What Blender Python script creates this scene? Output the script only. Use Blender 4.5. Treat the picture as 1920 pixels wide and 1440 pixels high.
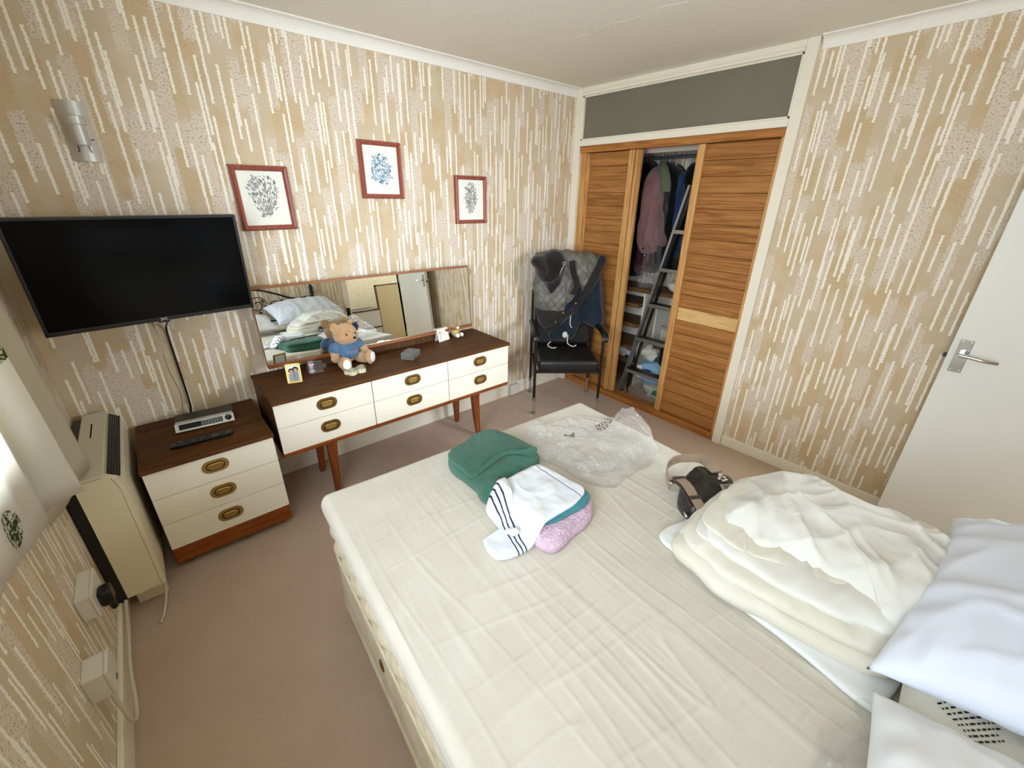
import bpy, bmesh, math, random
from mathutils import Vector, Matrix, noise as mnoise
from mathutils.bvhtree import BVHTree
random.seed(7)
PI = math.pi
SC = bpy.context.scene
for _o in list(bpy.data.objects):
    bpy.data.objects.remove(_o, do_unlink=True)
COL = SC.collection

# ------------------------------------------------------------------ camera
YAW, PITCH, ROLL, FPX, CAMZ = 0.71354, -0.41887, 0.01572, 786.96, 1.605
fw = Vector((math.sin(YAW) * math.cos(PITCH), math.cos(YAW) * math.cos(PITCH), math.sin(PITCH)))
r0 = Vector((math.cos(YAW), -math.sin(YAW), 0)); u0 = r0.cross(fw)
rr = math.cos(ROLL) * r0 + math.sin(ROLL) * u0
uu = -math.sin(ROLL) * r0 + math.cos(ROLL) * u0
cam = bpy.data.cameras.new('camera'); cam.sensor_width = 36; cam.lens = FPX / 1920 * 36
cam.clip_start = 0.02; cam.clip_end = 100
camo = bpy.data.objects.new('camera', cam); COL.objects.link(camo)
camo.matrix_world = Matrix(((rr.x, uu.x, -fw.x, 0), (rr.y, uu.y, -fw.y, 0), (rr.z, uu.z, -fw.z, CAMZ), (0, 0, 0, 1)))
SC.camera = camo

# ------------------------------------------------------------------ world, daylight, exposure
W = bpy.data.worlds.new('world'); SC.world = W; W.use_nodes = True
wb = W.node_tree.nodes['Background']; wb.inputs[0].default_value = (0.80, 0.90, 1.0, 1); wb.inputs[1].default_value = 1.3

def area(name, loc, target, sx, sy, power, col):
    l = bpy.data.lights.new(name, 'AREA'); l.shape = 'RECTANGLE'; l.size = sx; l.size_y = sy; l.energy = power; l.color = col
    o = bpy.data.objects.new(name, l); COL.objects.link(o); o.location = loc
    d = Vector(target) - Vector(loc); o.rotation_euler = d.to_track_quat('-Z', 'Y').to_euler()
    return o
# the sky seen through the bedroom window, and a fill lamp added outside the landing beyond the door
area('window_daylight', (-2.7, -1.5, 2.0), (0.9, 2.1, 1.15), 3.2, 2.4, 285, (0.86, 0.97, 1.10))
area('window_sky', (-0.95, 0.35, 1.65), (2.0, 0.9, 1.6), 2.2, 1.5, 18, (0.87, 0.965, 1.09))
area('garden_bounce', (-1.05, 0.35, 0.62), (1.2, 0.9, 2.35), 2.4, 0.8, 34, (0.91, 0.98, 1.02))
area('landing_fill', (3.15, -2.9, 1.75), (0.1, 2.3, 0.75), 1.9, 1.3, 220, (0.87, 0.97, 1.09))
SC.view_settings.view_transform = 'Standard'; SC.view_settings.look = 'None'
SC.view_settings.gamma = 1.0; SC.view_settings.use_curve_mapping = False
SC.view_settings.exposure = 0.72
SC.cycles.diffuse_bounces = 6; SC.cycles.max_bounces = 14; SC.cycles.transparent_max_bounces = 24

# ------------------------------------------------------------------ helpers
def lin(h):
    h = h.lstrip('#'); out = []
    for i in (0, 2, 4):
        c = int(h[i:i + 2], 16) / 255
        out.append(c / 12.92 if c <= 0.04045 else ((c + 0.055) / 1.055) ** 2.4)
    return tuple(out) + (1.0,)

class NT:
    """small wrapper that writes node trees"""
    def __init__(s, name, rough=0.6, spec=0.3):
        s.m = bpy.data.materials.new(name); s.m.use_nodes = True
        s.t = s.m.node_tree; s.b = s.t.nodes['Principled BSDF']; s.out = s.t.nodes['Material Output']
        s.b.inputs['Roughness'].default_value = rough; s.b.inputs['Specular IOR Level'].default_value = spec
    def put(s, sock, v):
        if isinstance(v, bpy.types.NodeSocket): s.t.links.new(v, sock)
        elif v is not None:
            if isinstance(v, str): v = lin(v)
            sock.default_value = v
    def n(s, typ, **kw):
        x = s.t.nodes.new(typ)
        for k, v in kw.items(): setattr(x, k, v)
        return x
    def math(s, op, a, b=None, c=None, clamp=False):
        x = s.n('ShaderNodeMath', operation=op, use_clamp=clamp)
        for i, v in enumerate((a, b, c)):
            if v is not None: s.put(x.inputs[i], v)
        return x.outputs[0]
    def vmath(s, op, a, b=None):
        x = s.n('ShaderNodeVectorMath', operation=op); s.put(x.inputs[0], a)
        if b is not None: s.put(x.inputs[1], b)
        return x.outputs[0]
    def obj(s): return s.n('ShaderNodeTexCoord').outputs['Object']
    def pos(s): return s.n('ShaderNodeNewGeometry').outputs['Position']
    def sep(s, v):
        x = s.n('ShaderNodeSeparateXYZ'); s.put(x.inputs[0], v); return x.outputs
    def comb(s, a, b, c=0.0):
        x = s.n('ShaderNodeCombineXYZ')
        for i, v in enumerate((a, b, c)): s.put(x.inputs[i], v)
        return x.outputs[0]
    def noise(s, vec, scale, detail=2.0, rough=0.5, dist=0.0):
        x = s.n('ShaderNodeTexNoise'); s.put(x.inputs['Vector'], vec)
        x.inputs['Scale'].default_value = scale; x.inputs['Detail'].default_value = detail
        x.inputs['Roughness'].default_value = rough; x.inputs['Distortion'].default_value = dist
        return x.outputs['Fac']
    def white(s, vec):
        x = s.n('ShaderNodeTexWhiteNoise', noise_dimensions='3D'); s.put(x.inputs['Vector'], vec); return x.outputs['Value']
    def vor(s, vec, scale, feat='F1', out='Distance'):
        x = s.n('ShaderNodeTexVoronoi', feature=feat); s.put(x.inputs['Vector'], vec); x.inputs['Scale'].default_value = scale
        return x.outputs[out]
    def mix(s, f, a, b, mode='MIX'):
        x = s.n('ShaderNodeMix', data_type='RGBA', blend_type=mode)
        s.put(x.inputs[0], f); s.put(x.inputs[6], a); s.put(x.inputs[7], b); return x.outputs[2]
    def map(s, v, a, b, c=0.0, d=1.0):
        x = s.n('ShaderNodeMapRange'); s.put(x.inputs[0], v)
        for i, q in enumerate((a, b, c, d)): s.put(x.inputs[i + 1], q)
        return x.outputs[0]
    def smooth(s, v, a, b):
        x = s.n('ShaderNodeMapRange', interpolation_type='SMOOTHSTEP'); s.put(x.inputs[0], v)
        s.put(x.inputs[1], a); s.put(x.inputs[2], b); return x.outputs[0]
    def bump(s, h, strength=0.3, dist=0.002):
        x = s.n('ShaderNodeBump'); s.put(x.inputs['Height'], h)
        x.inputs['Strength'].default_value = strength; x.inputs['Distance'].default_value = dist
        s.t.links.new(x.outputs[0], s.b.inputs['Normal']); return x.outputs[0]
    def col(s, c): s.put(s.b.inputs['Base Color'], c); return s
    def surf(s, sh): s.t.links.new(sh, s.out.inputs['Surface'])

M = {}
def plain(key, c, rough=0.6, spec=0.3, metal=0.0, vary=0.06, scale=40, bump=0.0):
    t = NT(key, rough, spec); o = t.obj()
    nz = t.noise(o, scale, 3)
    d = lin(c) if isinstance(c, str) else c
    lo = tuple(x * (1 - vary) for x in d[:3]) + (1,); hi = tuple(min(1, x * (1 + vary)) for x in d[:3]) + (1,)
    t.col(t.mix(nz, lo, hi)); t.b.inputs['Metallic'].default_value = metal
    if bump: t.bump(nz, bump, 0.001)
    M[key] = t.m; return t

# ---------- mesh building
class B:
    def __init__(s): s.bm = bmesh.new()
    def _add(s, r, mat):
        vs = [v for v in r['verts']]
        if mat is not None: bmesh.ops.transform(s.bm, matrix=mat, verts=vs)
        return vs
    def box(s, x0, x1, y0, y1, z0, z1, bev=0.0, seg=2, mat=None):
        r = bmesh.ops.create_cube(s.bm, size=1.0)
        vs = r['verts']
        bmesh.ops.transform(s.bm, matrix=Matrix.Translation(((x0 + x1) / 2, (y0 + y1) / 2, (z0 + z1) / 2)) @ Matrix.Diagonal((abs(x1 - x0), abs(y1 - y0), abs(z1 - z0), 1)), verts=vs)
        if bev > 0:
            es = list({e for v in vs for e in v.link_edges})
            q = bmesh.ops.bevel(s.bm, geom=es, offset=bev, segments=seg, profile=0.5, affect='EDGES')
            vs = list({v for f in q['faces'] for v in f.verts} | {v for v in vs if v.is_valid})
        if mat is not None: bmesh.ops.transform(s.bm, matrix=mat, verts=vs)
        return s
    def sphere(s, c, rad, sub=3, mat=None):
        r = bmesh.ops.create_icosphere(s.bm, subdivisions=sub, radius=1.0)
        if not hasattr(rad, '__len__'): rad = (rad,) * 3
        m = Matrix.Translation(c) @ (mat if mat is not None else Matrix.Identity(4)) @ Matrix.Diagonal((*rad, 1))
        bmesh.ops.transform(s.bm, matrix=m, verts=r['verts']); return s
    def cyl(s, a, b, r1, r2=None, seg=16):
        r2 = r1 if r2 is None else r2
        a, b = Vector(a), Vector(b); d = b - a
        q = d.to_track_quat('Z', 'Y').to_matrix().to_4x4()
        r = bmesh.ops.create_cone(s.bm, cap_ends=True, segments=seg, radius1=r1, radius2=r2, depth=d.length)
        bmesh.ops.transform(s.bm, matrix=Matrix.Translation((a + b) / 2) @ q, verts=r['verts']); return s
    def tube(s, pts, rad, seg=8, closed=False, smoothn=0):
        pts = [Vector(p) for p in pts]
        if smoothn: pts = catmull(pts, smoothn, closed)
        n = len(pts); rings = []; up = None
        for i, p in enumerate(pts):
            if closed: d = pts[(i + 1) % n] - pts[i - 1]
            else: d = pts[min(i + 1, n - 1)] - pts[max(i - 1, 0)]
            d.normalize()
            if up is None: up = d.orthogonal().normalized()
            up = (up - d * up.dot(d)).normalized(); sd = d.cross(up)
            rd = rad(i / (n - 1)) if callable(rad) else rad
            rings.append([s.bm.verts.new(p + (up * math.cos(k * 2 * PI / seg) + sd * math.sin(k * 2 * PI / seg)) * rd) for k in range(seg)])
        m = n if closed else n - 1
        for i in range(m):
            a, b = rings[i], rings[(i + 1) % n]
            for k in range(seg): s.bm.faces.new((a[k], a[(k + 1) % seg], b[(k + 1) % seg], b[k]))
        if not closed:
            s.bm.faces.new(rings[0][::-1]); s.bm.faces.new(rings[-1])
        return s
    def strap(s, pts, width, thick, normals=None, smoothn=4):
        pts = [Vector(p) for p in pts]
        if smoothn: pts = catmull(pts, smoothn)
        n = len(pts); rings = []
        for i, p in enumerate(pts):
            d = (pts[min(i + 1, n - 1)] - pts[max(i - 1, 0)]).normalized()
            nv = Vector(normals(i / (n - 1))) if normals else Vector((0, 0, 1))
            sd = d.cross(nv).normalized(); up = sd.cross(d).normalized()
            rings.append([s.bm.verts.new(p + sd * a * width / 2 + up * b * thick / 2) for a, b in ((-1, -1), (1, -1), (1, 1), (-1, 1))])
        for i in range(n - 1):
            for k in range(4): s.bm.faces.new((rings[i][k], rings[i][(k + 1) % 4], rings[i + 1][(k + 1) % 4], rings[i + 1][k]))
        s.bm.faces.new(rings[0][::-1]); s.bm.faces.new(rings[-1]); return s
    def lathe(s, prof, c=(0, 0, 0), seg=24, mat=None):
        rings = []
        for r, z in prof:
            rings.append([s.bm.verts.new((r * math.cos(k * 2 * PI / seg), r * math.sin(k * 2 * PI / seg), z)) for k in range(seg)])
        for a, b in zip(rings, rings[1:]):
            for k in range(seg): s.bm.faces.new((a[k], a[(k + 1) % seg], b[(k + 1) % seg], b[k]))
        s.bm.faces.new(rings[0][::-1]); s.bm.faces.new(rings[-1])
        vs = [v for q in rings for v in q]
        bmesh.ops.transform(s.bm, matrix=Matrix.Translation(c) @ (mat if mat is not None else Matrix.Identity(4)), verts=vs); return s
    def prism(s, poly, z0, z1, mat=None):
        a = [s.bm.verts.new((x, y, z0)) for x, y in poly]; b = [s.bm.verts.new((x, y, z1)) for x, y in poly]; n = len(poly)
        s.bm.faces.new(a[::-1]); s.bm.faces.new(b)
        for k in range(n): s.bm.faces.new((a[k], a[(k + 1) % n], b[(k + 1) % n], b[k]))
        if mat is not None: bmesh.ops.transform(s.bm, matrix=mat, verts=a + b)
        return s
    def quad(s, pts):
        s.bm.faces.new([s.bm.verts.new(p) for p in pts]); return s
    def grid(s, G, closeu=False):
        """G rows of points"""
        V = [[s.bm.verts.new(p) for p in row] for row in G]
        for i in range(len(V) - 1):
            for j in range(len(V[0]) - (0 if closeu else 1)):
                k = (j + 1) % len(V[0])
                s.bm.faces.new((V[i][j], V[i][k], V[i + 1][k], V[i + 1][j]))
        return s
    def xf(s, mat): bmesh.ops.transform(s.bm, matrix=mat, verts=s.bm.verts); return s

def catmull(P, n, closed=False):
    out = []; m = len(P)
    for i in range(m if closed else m - 1):
        if closed: a, b, c, d = P[i - 1], P[i], P[(i + 1) % m], P[(i + 2) % m]
        else: a, b, c, d = P[max(i - 1, 0)], P[i], P[i + 1], P[min(i + 2, m - 1)]
        for k in range(n):
            t = k / n
            out.append(0.5 * ((2 * b) + (c - a) * t + (2 * a - 5 * b + 4 * c - d) * t * t + (3 * b - a - 3 * c + d) * t ** 3))
    if not closed: out.append(P[-1].copy())
    return out

def obj(name, b, mat, parent=None, smooth=False, loc=None, rot=None, angle=None):
    bm = b.bm if isinstance(b, B) else b
    bmesh.ops.recalc_face_normals(bm, faces=bm.faces)
    me = bpy.data.meshes.new(name); bm.to_mesh(me); bm.free()
    mats = mat if isinstance(mat, (list, tuple)) else [mat]
    for m in mats: me.materials.append(M[m] if isinstance(m, str) else m)
    if smooth:
        me.polygons.foreach_set('use_smooth', [True] * len(me.polygons))
        if angle: me.set_sharp_from_angle(angle=math.radians(angle))
    o = bpy.data.objects.new(name, me); COL.objects.link(o)
    if parent is not None: o.parent = parent
    if loc is not None: o.location = loc
    if rot is not None: o.rotation_euler = rot
    return o
def tag(o, label, cat, group=None):
    o['label'] = label; o['category'] = cat
    if group: o['group'] = group
    return o
def thing(name, label, cat, loc=(0, 0, 0), rotz=0.0, group=None, rot=None):
    o = bpy.data.objects.new(name, None); COL.objects.link(o); o.empty_display_size = 0.05
    o.location = loc; o.rotation_euler = rot if rot else (0, 0, rotz)
    return tag(o, label, cat, group)
def struct(name, b, mat, label=None, parent=None, **kw):
    o = obj(name, b, mat, parent, **kw)
    if parent is None:
        o['kind'] = 'structure'
        if label: o['label'] = label
    return o
def dup(src, name=None, parent=None, loc=None, rot=None):
    c = src.copy(); COL.objects.link(c)
    if name: c.name = name
    c.parent = parent
    if loc is not None: c.location = loc
    if rot is not None: c.rotation_euler = rot
    return c
BVH = {}
def drop_on(o, pts, lift=.0015):
    """flat print laid on a modelled surface: each x,y is dropped onto the mesh of o (o's own coordinates)"""
    if o.name not in BVH: BVH[o.name] = BVHTree.FromPolygons([v.co.copy() for v in o.data.vertices], [tuple(p.vertices) for p in o.data.polygons])
    t = BVH[o.name]; out = []
    for x, y in pts:
        h = t.ray_cast(Vector((x, y, 5)), Vector((0, 0, -1)))
        out.append(Vector((x, y, (h[0].z if h[0] else 0) + lift)))
    return out
def fbm(x, y, z, oct=3):
    v = 0; a = 1.0
    for _ in range(oct):
        v += a * mnoise.noise((x, y, z)); x *= 2.03; y *= 2.03; z *= 2.03; a *= 0.5
    return v
def ridge(x, y, z=0.0):
    return (1 - abs(mnoise.noise((x, y, z)))) ** 6

def blob(poly, zb, h, nexp=2.6, rings=22, around=140, hf=None, center=None, smoothn=8, jit=0.0, flat=False, seed=0.0):
    """a soft folded-cloth body over a star-shaped outline: poly in metres, zb base height (number or f(x,y)), h thickness, hf extra relief"""
    P = [Vector((p[0], p[1], 0)) for p in poly]
    P = catmull(P, smoothn, True)
    c = Vector((sum(p.x for p in P) / len(P), sum(p.y for p in P) / len(P), 0)) if center is None else Vector((*center, 0))
    # resample by arc length
    L = [0]
    for i in range(len(P)): L.append(L[-1] + (P[(i + 1) % len(P)] - P[i]).length)
    Q = []
    j = 0
    for k in range(around):
        t = L[-1] * k / around
        while L[j + 1] < t: j += 1
        f = (t - L[j]) / max(1e-9, L[j + 1] - L[j]); Q.append(P[j].lerp(P[(j + 1) % len(P)], f))
    zf = zb if callable(zb) else (lambda x, y: zb)
    b = B(); bm = b.bm; top = []; bot = []
    for i in range(rings + 1):
        rho = math.sin(PI / 2 * i / rings); row = []
        for q in Q:
            e = (1 - rho ** nexp) ** (1 / nexp)
            p = c.lerp(q, rho)
            x, y = p.x, p.y
            dz = h * e
            if hf: dz += hf(x, y) * min(1, (1 - rho) * 5 + 0.25)
            if jit and rho > 0.5:
                w = (rho - 0.5) * 2; x += jit * w * mnoise.noise((x * 14, y * 14, seed)); y += jit * w * mnoise.noise((x * 14, y * 14, seed + 9))
            row.append(bm.verts.new((x, y, zf(x, y) + 0.5 * h * (0.5 if not flat else 0.1) + dz * (0.75 if not flat else 0.95))))
        top.append(row)
    for i in range(rings):
        for k in range(around):
            a, d = top[i], top[i + 1]; n = (k + 1) % around
            if i == 0: bm.faces.new((a[0], d[k], d[n])) if k == 0 else None
            if i > 0: bm.faces.new((a[k], d[k], d[n], a[n]))
    # centre fan
    for k in range(1, around):
        n = (k + 1) % around
        bm.faces.new((top[0][0], top[1][k], top[1][n]))
    for v in top[0][1:]: bm.verts.remove(v)
    low = [bm.verts.new((c.lerp(Vector((v.co.x, v.co.y, 0)), 0.985).x, c.lerp(Vector((v.co.x, v.co.y, 0)), 0.985).y, zf(v.co.x, v.co.y))) for v in top[-1]]
    for k in range(around):
        n = (k + 1) % around
        bm.faces.new((top[-1][k], low[k], low[n], top[-1][n]))
    cb = bm.verts.new((c.x, c.y, min(v.co.z for v in low)))
    for k in range(around): bm.faces.new((low[(k + 1) % around], low[k], cb))
    return b

# ------------------------------------------------------------------ materials
def wallpaper(key, axis):
    t = NT(key, 0.75, 0.2); p = t.sep(t.pos()); u = p[axis]; z = p[2]
    rag = t.noise(t.comb(t.math('MULTIPLY', u, 110), t.math('MULTIPLY', z, 150), 0), 1.0, 2)
    rag2 = t.noise(t.comb(t.math('MULTIPLY', u, 9), t.math('MULTIPLY', z, 9), 3), 1.0, 2)
    masks = []
    for cw, per, hw, keep, ph in ((0.0405, 0.40, 0.0047, 0.07, 0.0), (0.097, 0.33, 0.0045, 0.25, 0.37)):
        cu = t.math('ADD', t.math('DIVIDE', u, cw), ph + 40)
        ci = t.math('FLOOR', cu); fu = t.math('MULTIPLY', t.math('SUBTRACT', t.math('FRACT', cu), 0.5), cw)
        r1 = t.white(t.comb(ci, ph * 10 + 1.5, 0.5))
        cz = t.math('ADD', t.math('DIVIDE', z, per), t.math('MULTIPLY', r1, 13.0))
        ri = t.math('FLOOR', cz); fz = t.math('FRACT', cz)
        r2 = t.white(t.comb(ci, ri, ph + 2.5)); r3 = t.white(t.comb(ri, ci, ph + 7.5)); r4 = t.white(t.comb(ci, ri, ph + 11.5))
        x = t.math('ABSOLUTE', t.math('SUBTRACT', fu, t.math('MULTIPLY', t.math('SUBTRACT', r4, 0.5), cw * 0.55)))
        w = t.math('ADD', hw, t.math('MULTIPLY', t.math('SUBTRACT', rag, 0.5), hw * 2.9))
        mx = t.smooth(x, t.math('ADD', w, 0.0010), t.math('SUBTRACT', w, 0.0006))
        ln = t.math('ADD', t.math('MULTIPLY', r2, 0.62), 0.32)
        mz = t.math('LESS_THAN', fz, ln)
        masks.append(t.math('MULTIPLY', t.math('MULTIPLY', mx, mz), t.math('GREATER_THAN', r3, keep)))
    st = t.math('MAXIMUM', masks[0], masks[1])
    # ground: oblong patches of plain, combed and speckled paper
    uw = t.math('ADD', u, t.math('MULTIPLY', t.math('SUBTRACT', rag, 0.5), 0.022)); zw = t.math('ADD', z, t.math('MULTIPLY', t.math('SUBTRACT', rag, 0.5), 0.09))
    cu = t.math('ADD', t.math('DIVIDE', uw, 0.047), 40); ci = t.math('FLOOR', cu)
    r1 = t.white(t.comb(ci, 5.5, 8.5)); cz = t.math('ADD', t.math('DIVIDE', zw, 0.19), t.math('MULTIPLY', r1, 9)); ri = t.math('FLOOR', cz)
    k = t.white(t.comb(ci, ri, 4.5))
    comb = t.math('MULTIPLY', t.math('ADD', t.math('SINE', t.math('MULTIPLY', u, 1050)), 1), 0.5)
    sp = t.noise(t.comb(t.math('MULTIPLY', u, 125), t.math('MULTIPLY', z, 125), 1), 1.0, 4, 0.7)
    spd = t.smooth(sp, 0.52, 0.66)
    plainc = t.mix(t.smooth(sp, 0.3, 0.7), '#c1a780', '#cfb995')
    combc = t.mix(t.math('MULTIPLY', comb, 0.8), '#d6c6ab', '#b9a17d')
    spec = t.mix(spd, '#dccebb', '#94795a')
    g = t.mix(t.math('GREATER_THAN', k, 0.36), plainc, combc)
    g = t.mix(t.math('GREATER_THAN', k, 0.63), g, spec)
    g = t.mix(t.math('MULTIPLY', t.smooth(rag2, 0.35, 0.7), 0.45), g, '#d5c5ad')
    c = t.mix(st, g, '#f6efe0')
    t.col(c)
    t.bump(t.math('ADD', t.math('MULTIPLY', st, 1.0), t.math('MULTIPLY', sp, 0.3)), 0.45, 0.0016)
    M[key] = t.m
wallpaper('paper_x', 0); wallpaper('paper_y', 1)

t = NT('hall_paper', 0.7); p = t.sep(t.pos())
q = t.comb(t.math('MULTIPLY', p[0], 9), t.math('MULTIPLY', p[2], 7), 0)
v = t.math('SINE', t.math('MULTIPLY', t.vor(q, 1.0), 26)); t.col(t.mix(t.smooth(v, -0.2, 0.5), '#c4bdac', '#d2ccbc')); M['hall_paper'] = t.m

# ceiling: swirled textured plaster
t = NT('artex', 0.8, 0.2); P3 = t.pos()
n1 = t.noise(P3, 22, 4, 0.6, 1.8); n2 = t.noise(P3, 75, 3, 0.6, 0.6); n3 = t.noise(P3, 2.2, 2)
t.col(t.mix(n3, '#e6e2d4', '#eeeade')); t.bump(t.math('ADD', n1, t.math('MULTIPLY', n2, 0.5)), 0.5, 0.006); M['artex'] = t.m

# carpet: mauve-brown twist pile, worn paler along the walkway
t = NT('carpet', 0.95, 0.05); P3 = t.pos(); s = t.sep(P3)
f1 = t.noise(P3, 420, 3, 0.7); f2 = t.noise(P3, 60, 3, 0.6); f3 = t.noise(P3, 4.5, 3, 0.55)
c = t.mix(f3, '#d6b8a0', '#e6d0b8'); c = t.mix(t.math('MULTIPLY', f2, 0.45), c, '#cdac97'); c = t.mix(t.smooth(f1, 0.35, 0.7), t.mix(0.22, c, '#4a342a'), c)
t.col(c); t.bump(t.math('ADD', f1, t.math('MULTIPLY', f2, 0.6)), 0.8, 0.005); M['carpet'] = t.m
t.b.inputs['Sheen Weight'].default_value = 0.15

plain('white_gloss', '#ebe4d2', 0.35, 0.4, vary=0.03, scale=6)
plain('cove_white', '#efece2', 0.55, 0.2, vary=0.02, scale=8)
plain('door_white', '#dfe0d9', 0.45, 0.35, vary=0.02, scale=4)
plain('cream_laminate', '#f2ecda', 0.38, 0.35, vary=0.015, scale=5)
plain('heater_cream', '#e4dabd', 0.45, 0.35, vary=0.02, scale=300)
plain('heater_top', '#d6cfb9', 0.4, 0.4, vary=0.02, scale=60)
plain('panel_beige', '#9c9174', 0.6, 0.2, vary=0.02)
plain('dark_plastic', '#171615', 0.35, 0.5, vary=0.1)
plain('black_plastic', '#0c0c0d', 0.3, 0.5, vary=0.1)
plain('black_gap', '#050505', 0.9, 0.0, vary=0.1)
plain('screen_black', '#060607', 0.14, 0.12, vary=0.05)
plain('white_plastic', '#d8d3c6', 0.4, 0.4, vary=0.02)
plain('silver', '#b9b9b6', 0.32, 0.5, metal=0.85, vary=0.03)
plain('satin_nickel', '#c4c0b8', 0.42, 0.5, metal=0.45, vary=0.06, scale=15)
plain('aluminium', '#a9a9a8', 0.35, 0.5, metal=0.9, vary=0.05)
plain('chrome', '#c9c7c4', 0.12, 0.5, metal=1.0, vary=0.04)
plain('brass_old', '#8c6d3a', 0.4, 0.5, metal=0.75, vary=0.15, scale=60)
plain('brass_dark', '#3d2f18', 0.45, 0.5, metal=0.6, vary=0.15, scale=60)
plain('brass_light', '#a58449', 0.45, 0.5, metal=0.5, vary=0.1, scale=60)
plain('gold', '#c9a552', 0.3, 0.5, metal=0.8, vary=0.08)
plain('black_vinyl', '#161413', 0.42, 0.5, vary=0.12, scale=120, bump=0.15)
plain('black_metal', '#14110f', 0.35, 0.5, vary=0.1)
plain('grey_rubber', '#6d6a68', 0.6, 0.3)
plain('paper_white', '#ecebdf', 0.7, 0.2, vary=0.015)
plain('iron_black', '#15171a', 0.5, 0.4, vary=0.2)
plain('pale_card', '#efe6da', 0.7, 0.2, vary=0.02)
plain('cable_white', '#d2c9b4', 0.5, 0.3, vary=0.03)

def wood(key, dark, light, axis=0, scale=1.0, rough=0.45, contrast=(0.35, 0.7), spec=0.35, random_tone=0.0, coat=0.0, fine=90, along=2.2, knots=False):
    """straight-grained timber, grain along the object's axis"""
    t = NT(key, rough, spec); o = t.sep(t.obj())
    k = [o[0], o[1], o[2]]; a = k.pop(axis)
    rnd = t.n('ShaderNodeObjectInfo').outputs['Random']
    off = t.math('MULTIPLY', rnd, 37.0)
    v = t.comb(t.math('ADD', t.math('MULTIPLY', a, along * scale), off), t.math('ADD', t.math('MULTIPLY', k[0], fine * scale * 0.35), off), t.math('MULTIPLY', k[1], fine * scale * 0.35))
    g = t.noise(v, 1.0, 4, 0.62, 1.1)
    v2 = t.comb(t.math('MULTIPLY', a, along * 5 * scale), t.math('MULTIPLY', k[0], fine * scale * 2.2), t.math('ADD', t.math('MULTIPLY', k[1], fine * scale * 2.2), off))
    g2 = t.noise(v2, 1.0, 2, 0.6)
    f = t.smooth(g, *contrast)
    c = t.mix(f, dark, light); c = t.mix(t.math('MULTIPLY', t.smooth(g2, 0.5, 0.75), 0.35), c, dark)
    if random_tone:
        c = t.mix(t.math('MULTIPLY', rnd, random_tone), c, light)
    t.col(c); t.bump(g2, 0.15, 0.0008)
    if coat: t.b.inputs['Coat Weight'].default_value = coat; t.b.inputs['Coat Roughness'].default_value = 0.25
    M[key] = t.m
wood('teak_top', '#482b12', '#65401e', 0, 1.0, 0.6, spec=0.15, fine=120)
wood('teak_side', '#43280f', '#5f3a1a', 2, 1.0, 0.45, fine=120)
wood('teak_warm', '#74370e', '#9a5421', 0, 1.0, 0.42, fine=110)
wood('teak_leg', '#6a3210', '#8d4b1e', 2, 1.0, 0.42, fine=110)
wood('teak_edge', '#7a4420', '#9c6233', 0, 1.0, 0.42, fine=110)
wood('pine_board', '#85501f', '#b37c43', 1, 1.0, 0.42, (0.36, 0.66), random_tone=0.35, fine=190, along=2.2)
wood('pine_pale', '#b98a4c', '#d9b578', 1, 1.0, 0.42, (0.25, 0.5), fine=50, along=2.0)
wood('pine_stile', '#a8703a', '#d0a062', 2, 1.0, 0.42, (0.3, 0.6), fine=120, along=2.0)
wood('pine_rail', '#8a5120', '#b87c3e', 1, 1.0, 0.45, (0.3, 0.6), fine=110, along=2.0)
wood('shelf_wood', '#5a3a1c', '#8b6236', 1, 1.0, 0.6, fine=90)
wood('frame_red', '#86402f', '#a2594a', 2, 1.0, 0.35, (0.3, 0.7), fine=160)
wood('dark_frame', '#33200f', '#4a3018', 2, 1.0, 0.5)

def fabric(key, c, c2=None, scale=500, bump=0.4, rough=0.9, sheen=0.2, big=6.0, trans=0.0, dist=0.0015):
    t = NT(key, rough, 0.1); o = t.obj()
    f = t.noise(o, scale, 2, 0.7); g = t.noise(o, big, 3, 0.55)
    d = lin(c); c2 = lin(c2) if c2 else tuple(x * 0.86 for x in d[:3]) + (1,)
    cc = t.mix(t.smooth(g, 0.3, 0.7), c2, d); cc = t.mix(t.math('MULTIPLY', f, 0.25), cc, tuple(x * 0.7 for x in d[:3]) + (1,))
    t.col(cc); t.bump(f, bump, dist); t.b.inputs['Sheen Weight'].default_value = sheen
    M[key] = t.m; return t
fabric('sheet_cream', '#cfc9bb', '#c8c1b0', 700, 0.2, 0.85)
fabric('mattress_tick', '#e6dcc0', '#d6c9a6', 300, 0.3)
fabric('divan_cloth', '#ddd3b6', '#cbbd97', 250, 0.35, big=9)
fabric('towel_green', '#3c6b59', '#325c4a', 260, 1.0, dist=0.004)
fabric('towel_pink', '#d8bccd', '#c7a9bc', 110, 1.0, big=60, dist=0.010)
fabric('towel_teal', '#3f8790', '#357881', 260, 1.0, dist=0.004)
fabric('duvet_white', '#dddcd5', '#d6d4ca', 600, 0.15, 0.85)
fabric('duvet_cream', '#d9d6c8', '#d1ccba', 600, 0.15, 0.85)
fabric('sheet_white', '#e2e4e2', '#dadddb', 600, 0.15, 0.85)
fabric('pillow_blue', '#dce1ec', '#d5dbe8', 600, 0.12, 0.85)
fabric('pillow_white', '#e9ebee', '#e2e5e9', 600, 0.12, 0.85)
fabric('quilt_dark', '#2b2825', '#211e1c', 300, 0.3)
fabric('navy_cloth', '#242c36', '#1a2028', 300, 0.4)
fabric('coat_brownblack', '#25201f', '#1b1716', 300, 0.3)
fabric('pink_cloth', '#95706d', '#805c5a', 350, 0.3)
fabric('maroon_cloth', '#4e2529', '#3b1b1f', 300, 0.3)
fabric('olive_cloth', '#6f7358', '#5c5f48', 300, 0.3)
fabric('blue_cloth', '#2e4873', '#263c60', 300, 0.3)
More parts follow.
